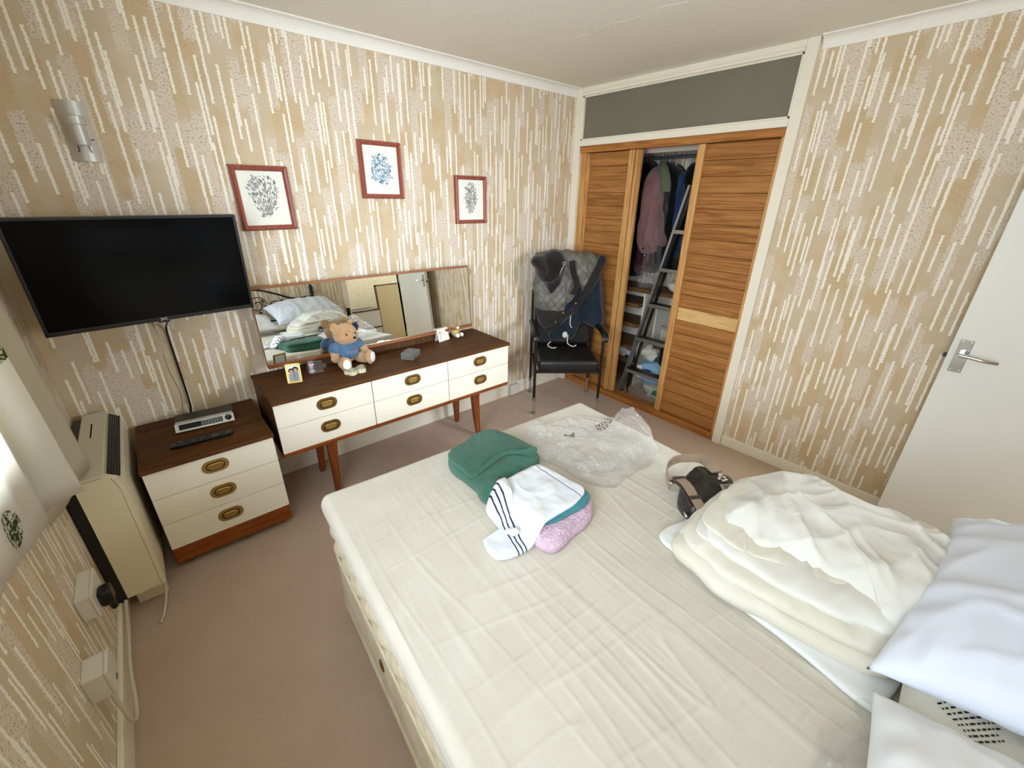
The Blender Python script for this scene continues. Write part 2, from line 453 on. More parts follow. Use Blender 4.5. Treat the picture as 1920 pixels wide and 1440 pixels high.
fabric('black_cloth', '#101013', '#0a0a0c', 300, 0.3)
fabric('white_cloth', '#c9c9c6', '#b8b8b5', 300, 0.3)
fabric('bear_fur', '#d0a676', '#bd9060', 190, 1.0, big=30, sheen=0.5, dist=0.006)
fabric('bear_pad', '#efebe4', '#e6e1d8', 400, 0.3)
fabric('bear_shirt', '#597697', '#4f6a88', 500, 0.3)
fabric('bow_navy', '#1c2a4e', '#16213f', 300, 0.3)
fabric('plush_tan', '#b08a58', '#9d7848', 220, 0.9, big=40, dist=0.004)
fabric('plush_yellow', '#cfc07a', '#beae68', 220, 0.9, big=40, dist=0.004)
fabric('strap_taupe', '#a08a72', '#927c65', 800, 0.5)
fabric('leather_brown', '#3c1d14', '#311610', 200, 0.2, 0.5)

# quilted lining of the jacket on the chair
t = NT('quilt_grey', 0.55, 0.4); ob_ = t.obj(); dn = t.n('ShaderNodeTexNoise'); dn.inputs['Scale'].default_value = 9; t.put(dn.inputs['Vector'], ob_)
o = t.sep(t.vmath('ADD', ob_, t.vmath('MULTIPLY', t.vmath('SUBTRACT', dn.outputs['Color'], (.5, .5, .5)), (.06, .06, .06))))
d1 = t.math('ABSOLUTE', t.math('SINE', t.math('MULTIPLY', t.math('ADD', o[0], t.math('MULTIPLY', o[2], 0.75)), 48)))
d2 = t.math('ABSOLUTE', t.math('SINE', t.math('MULTIPLY', t.math('SUBTRACT', o[0], t.math('MULTIPLY', o[2], 0.75)), 48)))
hq = t.math('POWER', t.math('MULTIPLY', d1, d2), 0.22); nz = t.noise(t.obj(), 30, 3)
t.col(t.mix(hq, '#504d45', t.mix(nz, '#5c5950', '#77736a'))); t.bump(t.math('ADD', hq, t.math('MULTIPLY', nz, 0.6)), 0.6, 0.008); M['quilt_grey'] = t.m

# striped white pyjama top: three navy lines across the sleeve, pale print on the front
t = NT('stripe_cotton', 0.9, 0.1); o = t.sep(t.obj())
sx = t.math('SUBTRACT', t.math('ADD', o[0], 0.0), t.math('MULTIPLY', o[1], 0.30))
sx = t.math('ADD', sx, t.math('MULTIPLY', t.noise(t.obj(), 18, 2), 0.006))
lines = None
for c0 in (-0.112, -0.097, -0.082):
    m = t.smooth(t.math('ABSOLUTE', t.math('SUBTRACT', sx, c0)), 0.0030, 0.0016)
    lines = m if lines is None else t.math('MAXIMUM', lines, m)
hem = t.smooth(t.math('ABSOLUTE', t.math('SUBTRACT', o[0], 0.135)), 0.0022, 0.0010); lines = t.math('MAXIMUM', lines, hem)
wm = t.smooth(t.noise(t.obj(), 26, 3), 0.56, 0.68); bl = t.smooth(t.noise(t.vmath('ADD', t.obj(), (3, 3, 3)), 20, 3), 0.58, 0.7)
c = t.mix(t.math('MULTIPLY', wm, 0.35), '#d6d9dd', '#d2d4b0'); c = t.mix(t.math('MULTIPLY', bl, 0.35), c, '#b9cfe2'); c = t.mix(lines, c, '#232a3e')
t.col(c); t.bump(t.noise(t.obj(), 500, 2), 0.2, 0.001); M['stripe_cotton'] = t.m

# curtain: thin white cotton with green leaf sprigs, lets daylight through
t = NT('curtain_cotton', 0.9, 0.1); o = t.obj(); s = t.sep(o)
uv = t.comb(t.math('MULTIPLY', s[1], 1.0), s[2], 0)
cell = t.vor(uv, 4.2); leafn = t.noise(uv, 52, 3, 0.7, 0.8)
lm = t.math('MULTIPLY', t.math('LESS_THAN', cell, 0.30), t.math('GREATER_THAN', leafn, 0.50))
c = t.mix(lm, '#f4f3ee', '#66703a'); t.col(c)
tr = t.n('ShaderNodeBsdfTranslucent'); t.put(tr.inputs[0], t.mix(lm, '#fbfaf6', '#59662c'))
mx = t.n('ShaderNodeMixShader'); mx.inputs[0].default_value = 0.62
t.t.links.new(t.b.outputs[0], mx.inputs[1]); t.t.links.new(tr.outputs[0], mx.inputs[2]); t.surf(mx.outputs[0]); M['curtain_cotton'] = t.m
t = NT('curtain_lining', 0.9, 0.1); t.col('#d9d0b8')
tr = t.n('ShaderNodeBsdfTranslucent'); tr.inputs[0].default_value = lin('#d9cfb2'); mx = t.n('ShaderNodeMixShader'); mx.inputs[0].default_value = 0.25
t.t.links.new(t.b.outputs[0], mx.inputs[1]); t.t.links.new(tr.outputs[0], mx.inputs[2]); t.surf(mx.outputs[0]); M['curtain_lining'] = t.m

def clear(key, milk, trans=0.0, rough=0.08, fres=1.35, crumple=0.0, tint='#ffffff'):
    """thin clear film or pane: straight-through light, fresnel shine, a little milkiness that light can cross"""
    t = NT(key, rough, 0.5); tp = t.n('ShaderNodeBsdfTransparent'); tp.inputs[0].default_value = lin(tint)
    gl = t.n('ShaderNodeBsdfGlossy'); gl.inputs['Roughness'].default_value = rough; gl.inputs[0].default_value = (1, 1, 1, 1)
    df = t.n('ShaderNodeBsdfDiffuse'); df.inputs[0].default_value = lin('#f3f2ee'); tl = t.n('ShaderNodeBsdfTranslucent'); tl.inputs[0].default_value = lin('#f3f2ee')
    m0 = t.n('ShaderNodeMixShader'); m0.inputs[0].default_value = 0.5; t.t.links.new(df.outputs[0], m0.inputs[1]); t.t.links.new(tl.outputs[0], m0.inputs[2])
    m1 = t.n('ShaderNodeMixShader'); m1.inputs[0].default_value = milk
    t.t.links.new(tp.outputs[0], m1.inputs[1]); t.t.links.new(m0.outputs[0], m1.inputs[2])
    lw = t.n('ShaderNodeLayerWeight'); lw.inputs['Blend'].default_value = 0.5
    fr = t.math('ADD', t.math('MULTIPLY', t.math('POWER', lw.outputs['Facing'], 4.0), fres - 1.0), (fres - 1) ** 2 * 0.35, clamp=True)
    m2 = t.n('ShaderNodeMixShader'); t.t.links.new(fr, m2.inputs[0]); t.t.links.new(m1.outputs[0], m2.inputs[1]); t.t.links.new(gl.outputs[0], m2.inputs[2])
    if crumple:
        n = t.noise(t.obj(), 38, 4, 0.6, 1.2); bp = t.bump(n, crumple, 0.02); t.t.links.new(bp, gl.inputs['Normal'])
    t.surf(m2.outputs[0]); M[key] = t.m
clear('pane', 0.01)
clear('polythene', 0.13, 0, 0.10, 1.45, 0.8)
clear('acrylic', 0.05, 0, 0.05, 1.4)
clear('garment_film', 0.03, 0, 0.08, 1.45, 0.8)
clear('box_glass', 0.25, 0, 0.05, 1.5, 0.0, '#b9c7c2')

t = NT('mirror_glass', 0.0, 0.5); t.b.inputs['Metallic'].default_value = 1.0; t.col('#eef1ee'); M['mirror_glass'] = t.m
# obscured glass of the high cupboard light
t = NT('frosted', 0.5, 0.35); n = t.noise(t.pos(), 190, 2); n2 = t.noise(t.pos(), 2.5, 2)
t.col(t.mix(n2, '#6f6b5b', '#7c7867')); t.bump(n, 0.25, 0.002); M['frosted'] = t.m

# prints
for k_, c_ in (('ink_green', '#737b70'), ('ink_mauve', '#b3a7ae'), ('ink_blue', '#a3bcc8'), ('ink_slate', '#5c7886'), ('ink_grey', '#999c93'), ('ink_dark', '#1d1b1c'), ('skin', '#c79a80'), ('hair_dark', '#1d1816'), ('shirt_grey', '#8c8f98'), ('pink_soft', '#d9a3b6'), ('lcd_dark', '#1b0c10'), ('btn_grey', '#8b8c8e'), ('pack_blue', '#8cb2cf'), ('pack_navy', '#2f4a86'), ('pack_green', '#3f7a5e'), ('card_grey', '#9a9a97'), ('ivory', '#d9cfae'), ('figure_grey', '#a9acb2'), ('wire_silver', '#c8c8c8'), ('pack_paper', '#b9bdb0')):
    plain(k_, c_, 0.6, 0.3, vary=0.05)

# ------------------------------------------------------------------ the room
XW, XC, YB, YF, H = -0.42, 2.855, 2.57, -0.66, 2.355
WY0, WY1, WZ0, WZ1 = -0.50, 1.76, 0.92, 2.12        # window opening
DX0, DX1, DZ = 1.95, 2.71, 2.0                       # doorway in the wall behind the bed
CY0, CXB = 1.03, 3.50                                # cupboard: right cheek and back
struct('floor', B().box(-0.55, 3.92, -2.35, 2.70, -0.06, 0.0), 'carpet', 'mauve-brown fitted carpet worn paler in the middle')
struct('ceiling', B().box(-0.55, 3.92, -2.35, 2.70, H, H + 0.06), 'artex', 'off-white textured plaster ceiling')
struct('wall_back', B().box(-0.52, 3.56, YB, YB + 0.1, 0, H), 'paper_x', 'tan wallpaper with ragged cream dashes behind the television and dresser')
b = B().box(XW - .1, XW, -0.76, WY0, 0, H).box(XW - .1, XW, WY1, YB, 0, H).box(XW - .1, XW, WY0, WY1, 0, WZ0).box(XW - .1, XW, WY0, WY1, WZ1, H)
struct('wall_left', b, 'paper_y', 'window wall in tan dashed wallpaper')
struct('wall_right', B().box(XC, XC + .1, YF, CY0 - 0.05, 0, H), 'paper_y', 'papered wall between the cupboard and the open door')
b = B().box(XW, DX0, YF - .1, YF, 0, H).box(DX1, 3.56, YF - .1, YF, 0, H).box(DX0, DX1, YF - .1, YF, DZ, H)
struct('wall_front', b, 'paper_x', 'papered wall behind the bed head with the doorway')
struct('wall_cupboard_back', B().box(CXB, CXB + .06, CY0 - .05, YB, 0, H), 'paper_y', 'papered back of the built-in cupboard')
struct('wall_cupboard_side', B().box(XC + .1, CXB, CY0 - .05, CY0, 0, H), 'paper_x', 'inner side of the built-in cupboard')
LX0, LX1, LZ0, LZ1 = 2.30, 3.72, 1.10, 2.22  # unseen landing window, added as an opening for the fill lamp
struct('wall_landing_far', B().box(1.0, LX0, -2.3, -2.2, 0, H).box(LX1, 3.9, -2.3, -2.2, 0, H).box(LX0, LX1, -2.3, -2.2, 0, LZ0).box(LX0, LX1, -2.3, -2.2, LZ1, H), 'hall_paper', 'pale patterned wall of the landing')
w3 = bpy.data.objects.new('added_window', None); COL.objects.link(w3); w3['kind'] = 'structure'; w3['label'] = 'wide white framed window added on the landing to let fill light in'
obj('window_frame', B().box(LX0, LX1, -2.28, -2.24, LZ0, LZ0 + .05, .004).box(LX0, LX1, -2.28, -2.24, LZ1 - .05, LZ1, .004).box(LX0, LX0 + .05, -2.28, -2.24, LZ0, LZ1, .004).box(LX1 - .05, LX1, -2.28, -2.24, LZ0, LZ1, .004).box(2.98, 3.02, -2.28, -2.24, LZ0, LZ1, .004), 'white_gloss', w3)
for xa, xb in ((LX0 + .05, 2.98), (3.02, LX1 - .05)): obj('pane', B().box(xa, xb, -2.262, -2.258, LZ0 + .05, LZ1 - .05), 'pane', w3)
struct('wall_landing_left', B().box(1.0, 1.1, -2.2, YF - .1, 0, H), 'hall_paper')
struct('wall_landing_right', B().box(3.8, 3.9, -2.2, YF - .1, 0, H).box(3.55, 3.8, YF - .1, YF - .05, 0, H), 'hall_paper')

# coving
def cove_profile(): 
    pr = [(0, 0), (0, -0.056), (0.007, -0.056)]
    for k in range(7):
        a = k / 6 * PI / 2
        pr.append((0.007 + 0.036 * (1 - math.cos(a)), -0.050 + 0.042 * math.sin(a)))
    return pr + [(0.050, -0.006), (0.050, 0)]
def cove(p0, p1, nrm):
    b = B(); a0 = []; a1 = []
    for d, z in cove_profile():
        a0.append(b.bm.verts.new((p0[0] + nrm[0] * d, p0[1] + nrm[1] * d, H + z))); a1.append(b.bm.verts.new((p1[0] + nrm[0] * d, p1[1] + nrm[1] * d, H + z)))
    n = len(a0)
    b.bm.faces.new(a0); b.bm.faces.new(a1[::-1])
    for k in range(n): b.bm.faces.new((a0[k], a0[(k + 1) % n], a1[(k + 1) % n], a1[k]))
    return b
struct('trim_1', cove((XW, YB), (XC - .035, YB), (0, -1)), 'cove_white', 'white coving above the television wall')
struct('trim_2', cove((XC, YF), (XC, CY0 - .06), (-1, 0)), 'cove_white', 'white coving above the right-hand wall')
struct('trim_3', cove((XW, YF), (XW, YB), (1, 0)), 'cove_white', 'white coving above the window')
struct('trim_4', cove((XW, YF), (XC, YF), (0, 1)), 'cove_white', 'white coving above the bed head')
# a filled ceiling crack running across the plaster
random.seed(3)
pts = [(1.975 + 0.02 * math.sin(i * 1.7) + random.uniform(-.008, .008), 1.15 + i * 0.075, H - 0.0006) for i in range(12)]
b = B()
for p, q in zip(pts, pts[1:]):
    w = random.uniform(.0004, .0011); b.tube([p, q], w, 5)
struct('trim_5', b, 'artex', 'raised crack line across the ceiling plaster', smooth=True)

# skirting boards
def skirt(name, x0, x1, y0, y1, h, label): struct(name, B().box(x0, x1, y0, y1, 0, h, 0.004), 'white_gloss', label)
skirt('baseboard_back', XW, XC - .03, YB - .016, YB, .115, 'cream skirting board under the television wall')
skirt('baseboard_left', XW, XW + .016, YF, YB - .016, .105, 'cream skirting board under the window wall')
skirt('baseboard_right', XC - .016, XC, YF, CY0 - .05, .075, 'cream skirting board under the right-hand wall')
skirt('baseboard_front', XW + .016, DX0 - .06, YF, YF + .016, .10, 'cream skirting board behind the bed')

# window in the left wall
wn = bpy.data.objects.new('window_1', None); COL.objects.link(wn); wn['kind'] = 'structure'; wn['label'] = 'white framed bedroom window behind the curtain'
b = B(); x0, x1 = XW - .075, XW - .03
b.box(x0, x1, WY0, WY0 + .05, WZ0, WZ1, .004).box(x0, x1, WY1 - .05, WY1, WZ0, WZ1, .004).box(x0, x1, WY0, WY1, WZ0, WZ0 + .05, .004).box(x0, x1, WY0, WY1, WZ1 - .05, WZ1, .004).box(x0, x1, .60, .65, WZ0, WZ1, .004)
obj('window_frame', b, 'white_gloss', wn)
for ya, yb in ((WY0 + .05, .60), (.65, WY1 - .05)):
    obj('pane', B().box(XW - .055, XW - .05, ya, yb, WZ0 + .05, WZ1 - .05), 'pane', wn)
obj('window_sill', B().box(XW - .095, XW + .006, WY0, WY1, WZ0 - .012, WZ0 + .004, .003), 'white_gloss', wn)

# door frame and the open door
b = B().box(DX0 - .06, DX0, YF - .11, YF + .015, 0, DZ + .06, .004).box(DX1, DX1 + .06, YF - .11, YF + .015, 0, DZ + .06, .004).box(DX0 - .06, DX1 + .06, YF - .11, YF + .015, DZ, DZ + .06, .004)
struct('trim_6', b, 'white_gloss', 'white door frame in the wall behind the bed')
dr = bpy.data.objects.new('door_1', None); COL.objects.link(dr); dr['kind'] = 'structure'; dr['label'] = 'plain white flush door standing open beside the right-hand wall'
dr.location = (2.70, -0.68, 0)
obj('door_leaf', B().box(0, .036, 0.0, .757, .012, 1.982, .002), 'door_white', dr)
yh, zh = .712, .99
hb = obj('door_handle', B().box(-.006, 0, yh - .022, yh + .022, zh - .085, zh + .065, .002), 'chrome', dr)
obj('lever', B().cyl((-.004, yh, zh), (-.045, yh, zh), .012).tube([(-.045, yh + .006, zh + .002), (-.047, yh - .03, zh + .001), (-.047, yh - .075, zh - .003), (-.04, yh - .115, zh - .004)], lambda t: .0095 - .002 * t, 12, smoothn=4), 'chrome', hb, smooth=True, angle=50)
b = B()
for dy in (-.015, .015):
    for dz in (-.076, .056): b.cyl((-.006, yh + dy, zh + dz), (-.008, yh + dy, zh + dz), .0035, seg=10)
obj('screws', b, 'silver', hb)
h2 = obj('door_handle', B().box(.036, .042, yh - .022, yh + .022, zh - .085, zh + .065, .002), 'chrome', dr)
obj('lever', B().cyl((.04, yh, zh), (.07, yh, zh), .011).tube([(.07, yh, zh), (.072, yh - .05, zh), (.068, yh - .11, zh)], .008, 10, smoothn=3), 'chrome', h2, smooth=True, angle=50)
obj('latch', B().box(.010, .026, .757, .770, zh - .03, zh - .012, .001), 'black_metal', dr)
for z in (.25, 1.0, 1.75): obj('hinge', B().cyl((-.003, 0, z - .04), (-.003, 0, z + .04), .006), 'silver', dr)

# ------------------------------------------------------------------ built-in cupboard front
PX = XC - .032
b = B().box(PX, XC + .02, 2.505, YB - .001, 0, H, .004)
struct('trim_7', b, 'white_gloss', 'cream post at the corner end of the cupboard')
struct('trim_8', B().box(PX, XC + .02, CY0 - .05, CY0 + .008, 0, H, .004), 'white_gloss', 'cream post at the right end of the cupboard')
b = B().box(PX + .004, XC + .02, CY0 + .008, 2.505, 2.318, H, .005).box(PX - .008, XC + .02, CY0 + .008, 2.505, 2.300, 2.320, .004)
struct('trim_9', b, 'white_gloss', 'moulded cream rail above the obscured glass')
struct('trim_10', B().box(PX - .004, XC + .02, CY0 + .008, 2.505, 1.972, 2.012, .004), 'white_gloss', 'cream rail below the obscured glass')
w2 = bpy.data.objects.new('window_2', None); COL.objects.link(w2); w2['kind'] = 'structure'; w2['label'] = 'long obscured glass light above the cupboard doors'
obj('pane', B().box(XC - .006, XC + .002, CY0 + .02, 2.49, 2.016, 2.296), 'frosted', w2)
bd = B(); y0, y1, z0, z1 = CY0 + .008, 2.505, 2.012, 2.300
bd.box(XC - .022, XC - .006, y0, y0 + .012, z0, z1).box(XC - .022, XC - .006, y1 - .014, y1, z0, z1).box(XC - .022, XC - .006, y0, y1, z0, z0 + .010).box(XC - .022, XC - .006, y0, y1, z1 - .008, z1)
obj('glazing_bead', bd, 'white_gloss', w2)
struct('trim_11', B().box(XC - .020, XC + .07, CY0 + .008, 2.505, 1.928, 1.972, .003), 'pine_rail', 'varnished pine head rail over the sliding doors')
struct('trim_12', B().box(XC - .010, XC + .09, CY0 + .008, 2.505, 0, .055, .003), 'pine_rail', 'varnished pine threshold of the cupboard')
struct('trim_13', B().box(XC - .006, XC + .05, 2.448, 2.505, .055, 1.928, .003), 'pine_stile', 'varnished pine jamb at the corner end of the cupboard')
struct('trim_14', B().box(XC - .012, XC + .02, CY0 + .008, CY0 + .030, .055, 1.928, .002), 'pine_stile', 'thin varnished pine jamb beside the right cupboard post')
struct('trim_15', B().box(XC + .03, CXB, CY0, YB, 1.972, 1.995), 'shelf_wood', 'board dividing the high cupboard from the wardrobe')
struct('trim_16', B().box(XC + .052, XC + .068, 1.50, 2.0, 1.900, 1.928), 'silver', 'metal sliding track under the head rail')

NB = 20; ZA, ZB = .058, 1.926; BH = (ZB - ZA) / NB
def sliding_door(name, label, x, y0, y1, stiles, pale=None):
    t = thing(name, label, 'door', (x, (y0 + y1) / 2, ZA), group='pine sliding doors of the cupboard')
    yc = (y0 + y1) / 2
    bw = B().box(0, .016, y0 - yc, y1 - yc, .0015, BH - .0015, .0028, 2)
    first = None
    for i in range(NB):
        if first is None: o = first = obj('board', bw, 'pine_board', t)
        else:
            o = first.copy(); COL.objects.link(o); o.parent = t; o.name = 'board'
        o.location = (0.0, 0, i * BH)
        if i == pale:
            o.data = o.data.copy(); o.data.materials[0] = M['pine_pale']
    obj('backing', B().box(.0162, .022, y0 - yc, y1 - yc, 0, ZB - ZA), 'pine_rail', t)
    for a, c, xo in stiles:
        obj('stile', B().box(xo, xo + .030, a - yc, c - yc, 0, ZB - ZA, .004), 'pine_stile', t)
    return t
sliding_door('sliding_door', 'varnished pine sliding door in the corner behind the black chair', XC + .022, 2.050, 2.425, ((2.050 - .042, 2.052, -.026), (1.955, 2.002, -.018), (2.423, 2.450, -.016)))
sliding_door('sliding_door', 'varnished pine sliding door with one pale board, nearest the open bedroom door', XC + .012, 1.060, 1.490, ((1.488, 1.515, -.022), (1.515, 1.540, -.014), (1.048, 1.062, -.008)), pale=8)

# ------------------------------------------------------------------ furniture
def stadium(w, h, n=12):
    r = h / 2; out = []
    for k in range(n + 1):
        a = -PI / 2 + PI * k / n; out.append((w / 2 - r + r * math.cos(a), r * math.sin(a)))
    for k in range(n + 1):
        a = PI / 2 + PI * k / n; out.append((-w / 2 + r + r * math.cos(a), r * math.sin(a)))
    return out
UP = Matrix(((1, 0, 0, 0), (0, 0, 1, 0), (0, 1, 0, 0), (0, 0, 0, 1)))      # x,y,z -> x,z,y  (plate facing -y when extruded to negative)
def pull(parent, x, z, y, pm):
    """oval recessed brass pull on a drawer front"""
    pl = obj('handle', B().prism(stadium(.104, .062), -.004, 0, UP), pm, parent, loc=(x, y, z))
    cup = B(); rows = []
    for s_, d in ((1.06, -.0040), (1.0, -.0066), (.90, -.0062), (.84, -.0040)):
        rows.append([Vector((px * s_, d, pz * s_)) for px, pz in stadium(.070, .038)])
    cup.grid(rows, True); obj('recess_rim', cup, 'brass_dark', pl, smooth=True)
    obj('recess', B().prism(stadium(.061, .033), -.0046, -.0036, UP), 'brass_light', pl)
    q = [Vector((px, -.0075, pz)) for px, pz in stadium(.060, .030, 8)]
    q = [p for p in q]
    bail = [p for p in q if p.z > -.002] 
    bail.sort(key=lambda p: p.x)
    obj('grip', B().tube([(p.x, p.y - .004 * max(0, p.z / .015), p.z) for p in bail], .0036, 8), 'gold', pl, smooth=True)
    return pl

# dressing table
D = thing('dresser', 'long teak dressing table with six cream drawers and a tilted mirror', 'dresser', (1.05, 2.335, 0))
x0, x1, yf, yb = -.747, .747, -.215, .225
obj('top', B().box(x0 - .004, x1 + .006, yf - .012, yb, .664, .683, .003), 'teak_top', D)
b = B().box(x0, x0 + .018, yf + .012, yb, .385, .664, .002).box(x1 - .018, x1, yf + .012, yb, .385, .664, .002).box(x0 + .018, x1 - .018, yb - .012, yb, .385, .664).box(x0 + .018, x1 - .018, yf + .02, yb, .385, .392)
for xx in (-.247, .250): b.box(xx - .006, xx + .006, yf + .02, yb - .012, .392, .664)
obj('carcass', b, 'teak_side', D)
obj('base_rail', B().box(x0, x1, yf + .002, yb, .362, .385, .003), 'teak_warm', D)
cols = (x0, -.247, .250, x1)
for i in range(3):
    for j, (za, zb) in enumerate(((.5325, .663), (.399 - .012, .5295))):
        xa, xb = cols[i] + (.003 if i else .002), cols[i + 1] - (.003 if i < 2 else .002)
        d = obj('drawer', B().box(xa, xb, yf, yf + .018, za, zb, .0015).box(xa + .02, xb - .02, yf + .018, yb - .03, za + .012, zb - .015), 'cream_laminate', D)
        pull(d, (xa + xb) / 2, (za + zb) / 2 + (.006 if j == 0 else .012), yf, 'brass_old')
def leg(parent, x, y, sx, sy):
    b = B(); rows = []
    for z, wx, wy, ox in ((.362, .085, .044, 0), (.345, .060, .042, 0), (.32, .050, .040, .001), (.22, .044, .036, .004), (.10, .034, .029, .010), (0, .026, .023, .016)):
        cx = x + sx * ox * 1.6; cy = y + sy * ox
        rows.append([(cx - wx / 2, cy - wy / 2, z), (cx + wx / 2, cy - wy / 2, z), (cx + wx / 2, cy + wy / 2, z), (cx - wx / 2, cy + wy / 2, z)])
    b.grid(rows, True); b.bm.verts.ensure_lookup_table()
    b.bm.faces.new([b.bm.verts[i] for i in range(4)]); b.bm.faces.new([b.bm.verts[-4 + i] for i in range(4)])
    return obj('leg', b, 'teak_leg', parent)
for sx in (-1, 1):
    for sy in (-1, 1): leg(D, sx * .495, -.045 + sy * .125 + .02, sx * .6, sy)
# mirror, tilted back a little
TL = math.radians(4.4)
mrw, mrh = 1.345, .424
mr = obj('mirror', B().box(-mrw / 2, mrw / 2, .004, .018, 0, mrh), 'teak_edge', D, loc=(0.0, .120, .742), rot=(-TL, 0, 0))
obj('mirror_glass', B().box(-mrw / 2 + .002, mrw / 2 - .002, 0, .0036, .012, mrh - .010), 'mirror_glass', mr)
obj('frame_edge', B().box(-mrw / 2, mrw / 2, -.006, .018, mrh - .011, mrh + .001, .002), 'teak_edge', mr)
obj('frame_edge', B().box(-mrw / 2, mrw / 2, -.010, .018, -.008, .013, .003), 'teak_edge', mr)
for s in (-1, 1): obj('frame_edge', B().box(s * mrw / 2 - .0015, s * mrw / 2 + .0015, -.002, .018, 0, mrh), 'teak_edge', mr)
obj('mirror_support', B().box(-.42, .42, .135, .175, .683, .765, .003), 'teak_side', D)
for s in (-.42, .42): obj('mirror_bracket', B().box(s - .012, s + .012, .128, .160, .690, .80, .003), 'dark_frame', D)

# bedside chest
N = thing('bedside_chest', 'small teak chest with three cream drawers beside the heater', 'chest', (0.022, 2.31, 0))
xa, xb, yf, yb = -.247, .247, -.24, .245
obj('top', B().box(xa - .004, xb + .004, yf - .014, yb, .533, .552, .003), 'teak_top', N)
obj('carcass', B().box(xa, xa + .016, yf + .016, yb, .03, .533).box(xb - .016, xb, yf + .016, yb, .03, .533).box(xa + .016, xb - .016, yb - .01, yb, .03, .533).box(xa + .016, xb - .016, yf + .02, yb - .01, .03, .045), 'teak_side', N)
obj('plinth', B().box(xa, xb, yf + .004, yf + .024, .034, .120, .003), 'teak_warm', N)
for za, zb in ((.398, .531), (.262, .395), (.123, .259)):
    d = obj('drawer', B().box(xa + .001, xb - .001, yf, yf + .016, za, zb, .0015).box(xa + .03, xb - .03, yf + .016, yb - .03, za + .012, zb - .02), 'cream_laminate', N)
    pull(d, 0, (za + zb) / 2 + .010, yf, 'brass_light')
for sx in (-1, 1):
    for sy in (-1, 1): obj('castor', B().cyl((sx * .20 - .008, sy * .19, .016), (sx * .20 + .008, sy * .19, .016), .016).cyl((sx * .20, sy * .19, .016), (sx * .20, sy * .19, .034), .006), 'black_plastic', N)

# ------------------------------------------------------------------ television
T = thing('television', 'black flat television on the wall above the bedside chest', 'television', (0.012, 2.315, 1.305), rot=(math.radians(5), 0, math.radians(6.5)))
w, h = .716, .424
obj('housing', B().box(-w / 2, w / 2, 0, .028, -h / 2, h / 2, .004).box(-w / 2 + .1, w / 2 - .1, .028, .055, -h / 2 + .04, h / 2 - .10, .008), 'black_plastic', T)
b = B(); 
b.box(-w / 2, w / 2, -.007, 0, h / 2 - .011, h / 2, .002).box(-w / 2, w / 2, -.007, 0, -h / 2, -h / 2 + .017, .002).box(-w / 2, -w / 2 + .011, -.007, 0, -h / 2, h / 2, .002).box(w / 2 - .011, w / 2, -.007, 0, -h / 2, h / 2, .002)
obj('bezel', b, 'dark_plastic', T)
obj('screen', B().box(-w / 2 + .010, w / 2 - .010, -.002, .001, -h / 2 + .016, h / 2 - .010), 'screen_black', T)
obj('sensor', B().box(-.018, .022, -.008, .01, -h / 2 - .007, -h / 2 + .001, .002), 'dark_plastic', T)
cu = bpy.data.curves.new('logo', 'FONT'); cu.body = 'JVC'; cu.size = .016; cu.extrude = .0003; cu.align_x = 'CENTER'
_f = bpy.data.objects.new('logo_text', cu); COL.objects.link(_f); bpy.context.view_layer.update(); _m = bpy.data.meshes.new_from_object(_f.evaluated_get(bpy.context.evaluated_depsgraph_get())); bpy.data.objects.remove(_f)
lo = bpy.data.objects.new('logo', _m); COL.objects.link(lo); lo.parent = T; lo.location = (0.004, -.0078, -h / 2 + .003); lo.rotation_euler = (PI / 2, 0, 0); _m.materials.clear(); _m.materials.append(M['paper_white'])
obj('wall_bracket', B().box(-.10, .10, .055, .085, -.10, .10, .003).box(-.03, .03, .085, .235, -.03, .03, .003), 'black_metal', T)
cb = obj('television_cable', B().tube([(.025, 2.36, 1.10), (.018, 2.50, 1.04), (.010, 2.555, 1.0), (.008, 2.558, .90), (.008, 2.558, .72), (.006, 2.556, .60), (-.002, 2.552, .555)], .0045, 8, smoothn=6), 'black_plastic', smooth=True)
tag(cb, 'thin black cable hanging from the television down to the bedside chest', 'cable')
cb = obj('aerial_cable', B().tube([(-.03, 2.562, 1.06), (-.022, 2.565, .95), (-.028, 2.565, .80), (-.012, 2.565, .66), (-.032, 2.565, .556)], .0028, 6, smoothn=5), 'cable_white', smooth=True)
tag(cb, 'thin cream cable hanging on the wallpaper beside the black cable', 'cable')

# clock radio and remote on the chest
R = thing('clock_radio', 'black clock radio with a silver sloping front on the bedside chest', 'radio', (.045, 2.385, .552), rotz=math.radians(-6))
b = B(); pr = [(-.060, .004), (-.060, .010), (-.036, .040), (.075, .040), (.078, .002), (-.050, .002)]
A = [b.bm.verts.new((-.118, y, z)) for y, z in pr]; A2 = [b.bm.verts.new((.118, y, z)) for y, z in pr]
b.bm.faces.new(A); b.bm.faces.new(A2[::-1])
for k in range(6): b.bm.faces.new((A[k], A2[k], A2[(k + 1) % 6], A[(k + 1) % 6]))
obj('case', b, 'dark_plastic', R)
sl = math.atan2(.032, .026)
fc = obj('front_panel', B().box(-.120, .120, 0, .043, 0, .004, .0015), 'silver', R, loc=(0, -.064, .006), rot=(sl, 0, 0))
obj('display', B().box(-.104, -.02, .009, .035, .004, .0052), 'lcd_dark', fc)
obj('button_field', B().box(-.02, .072, .009, .035, .004, .0050), 'dark_plastic', fc)
for i in range(7):
    for j in range(3): obj('button', B().box(-.014 + i * .012, -.005 + i * .012, .012 + j * .0075, .0165 + j * .0075, .005, .0062, .0005, 1), 'btn_grey', fc)
obj('dial', B().lathe([(.0135, 0), (.0135, .006), (.011, .008), (.010, .0075)], (.096, .023, .004), 24), 'black_plastic', fc, smooth=True, angle=40)
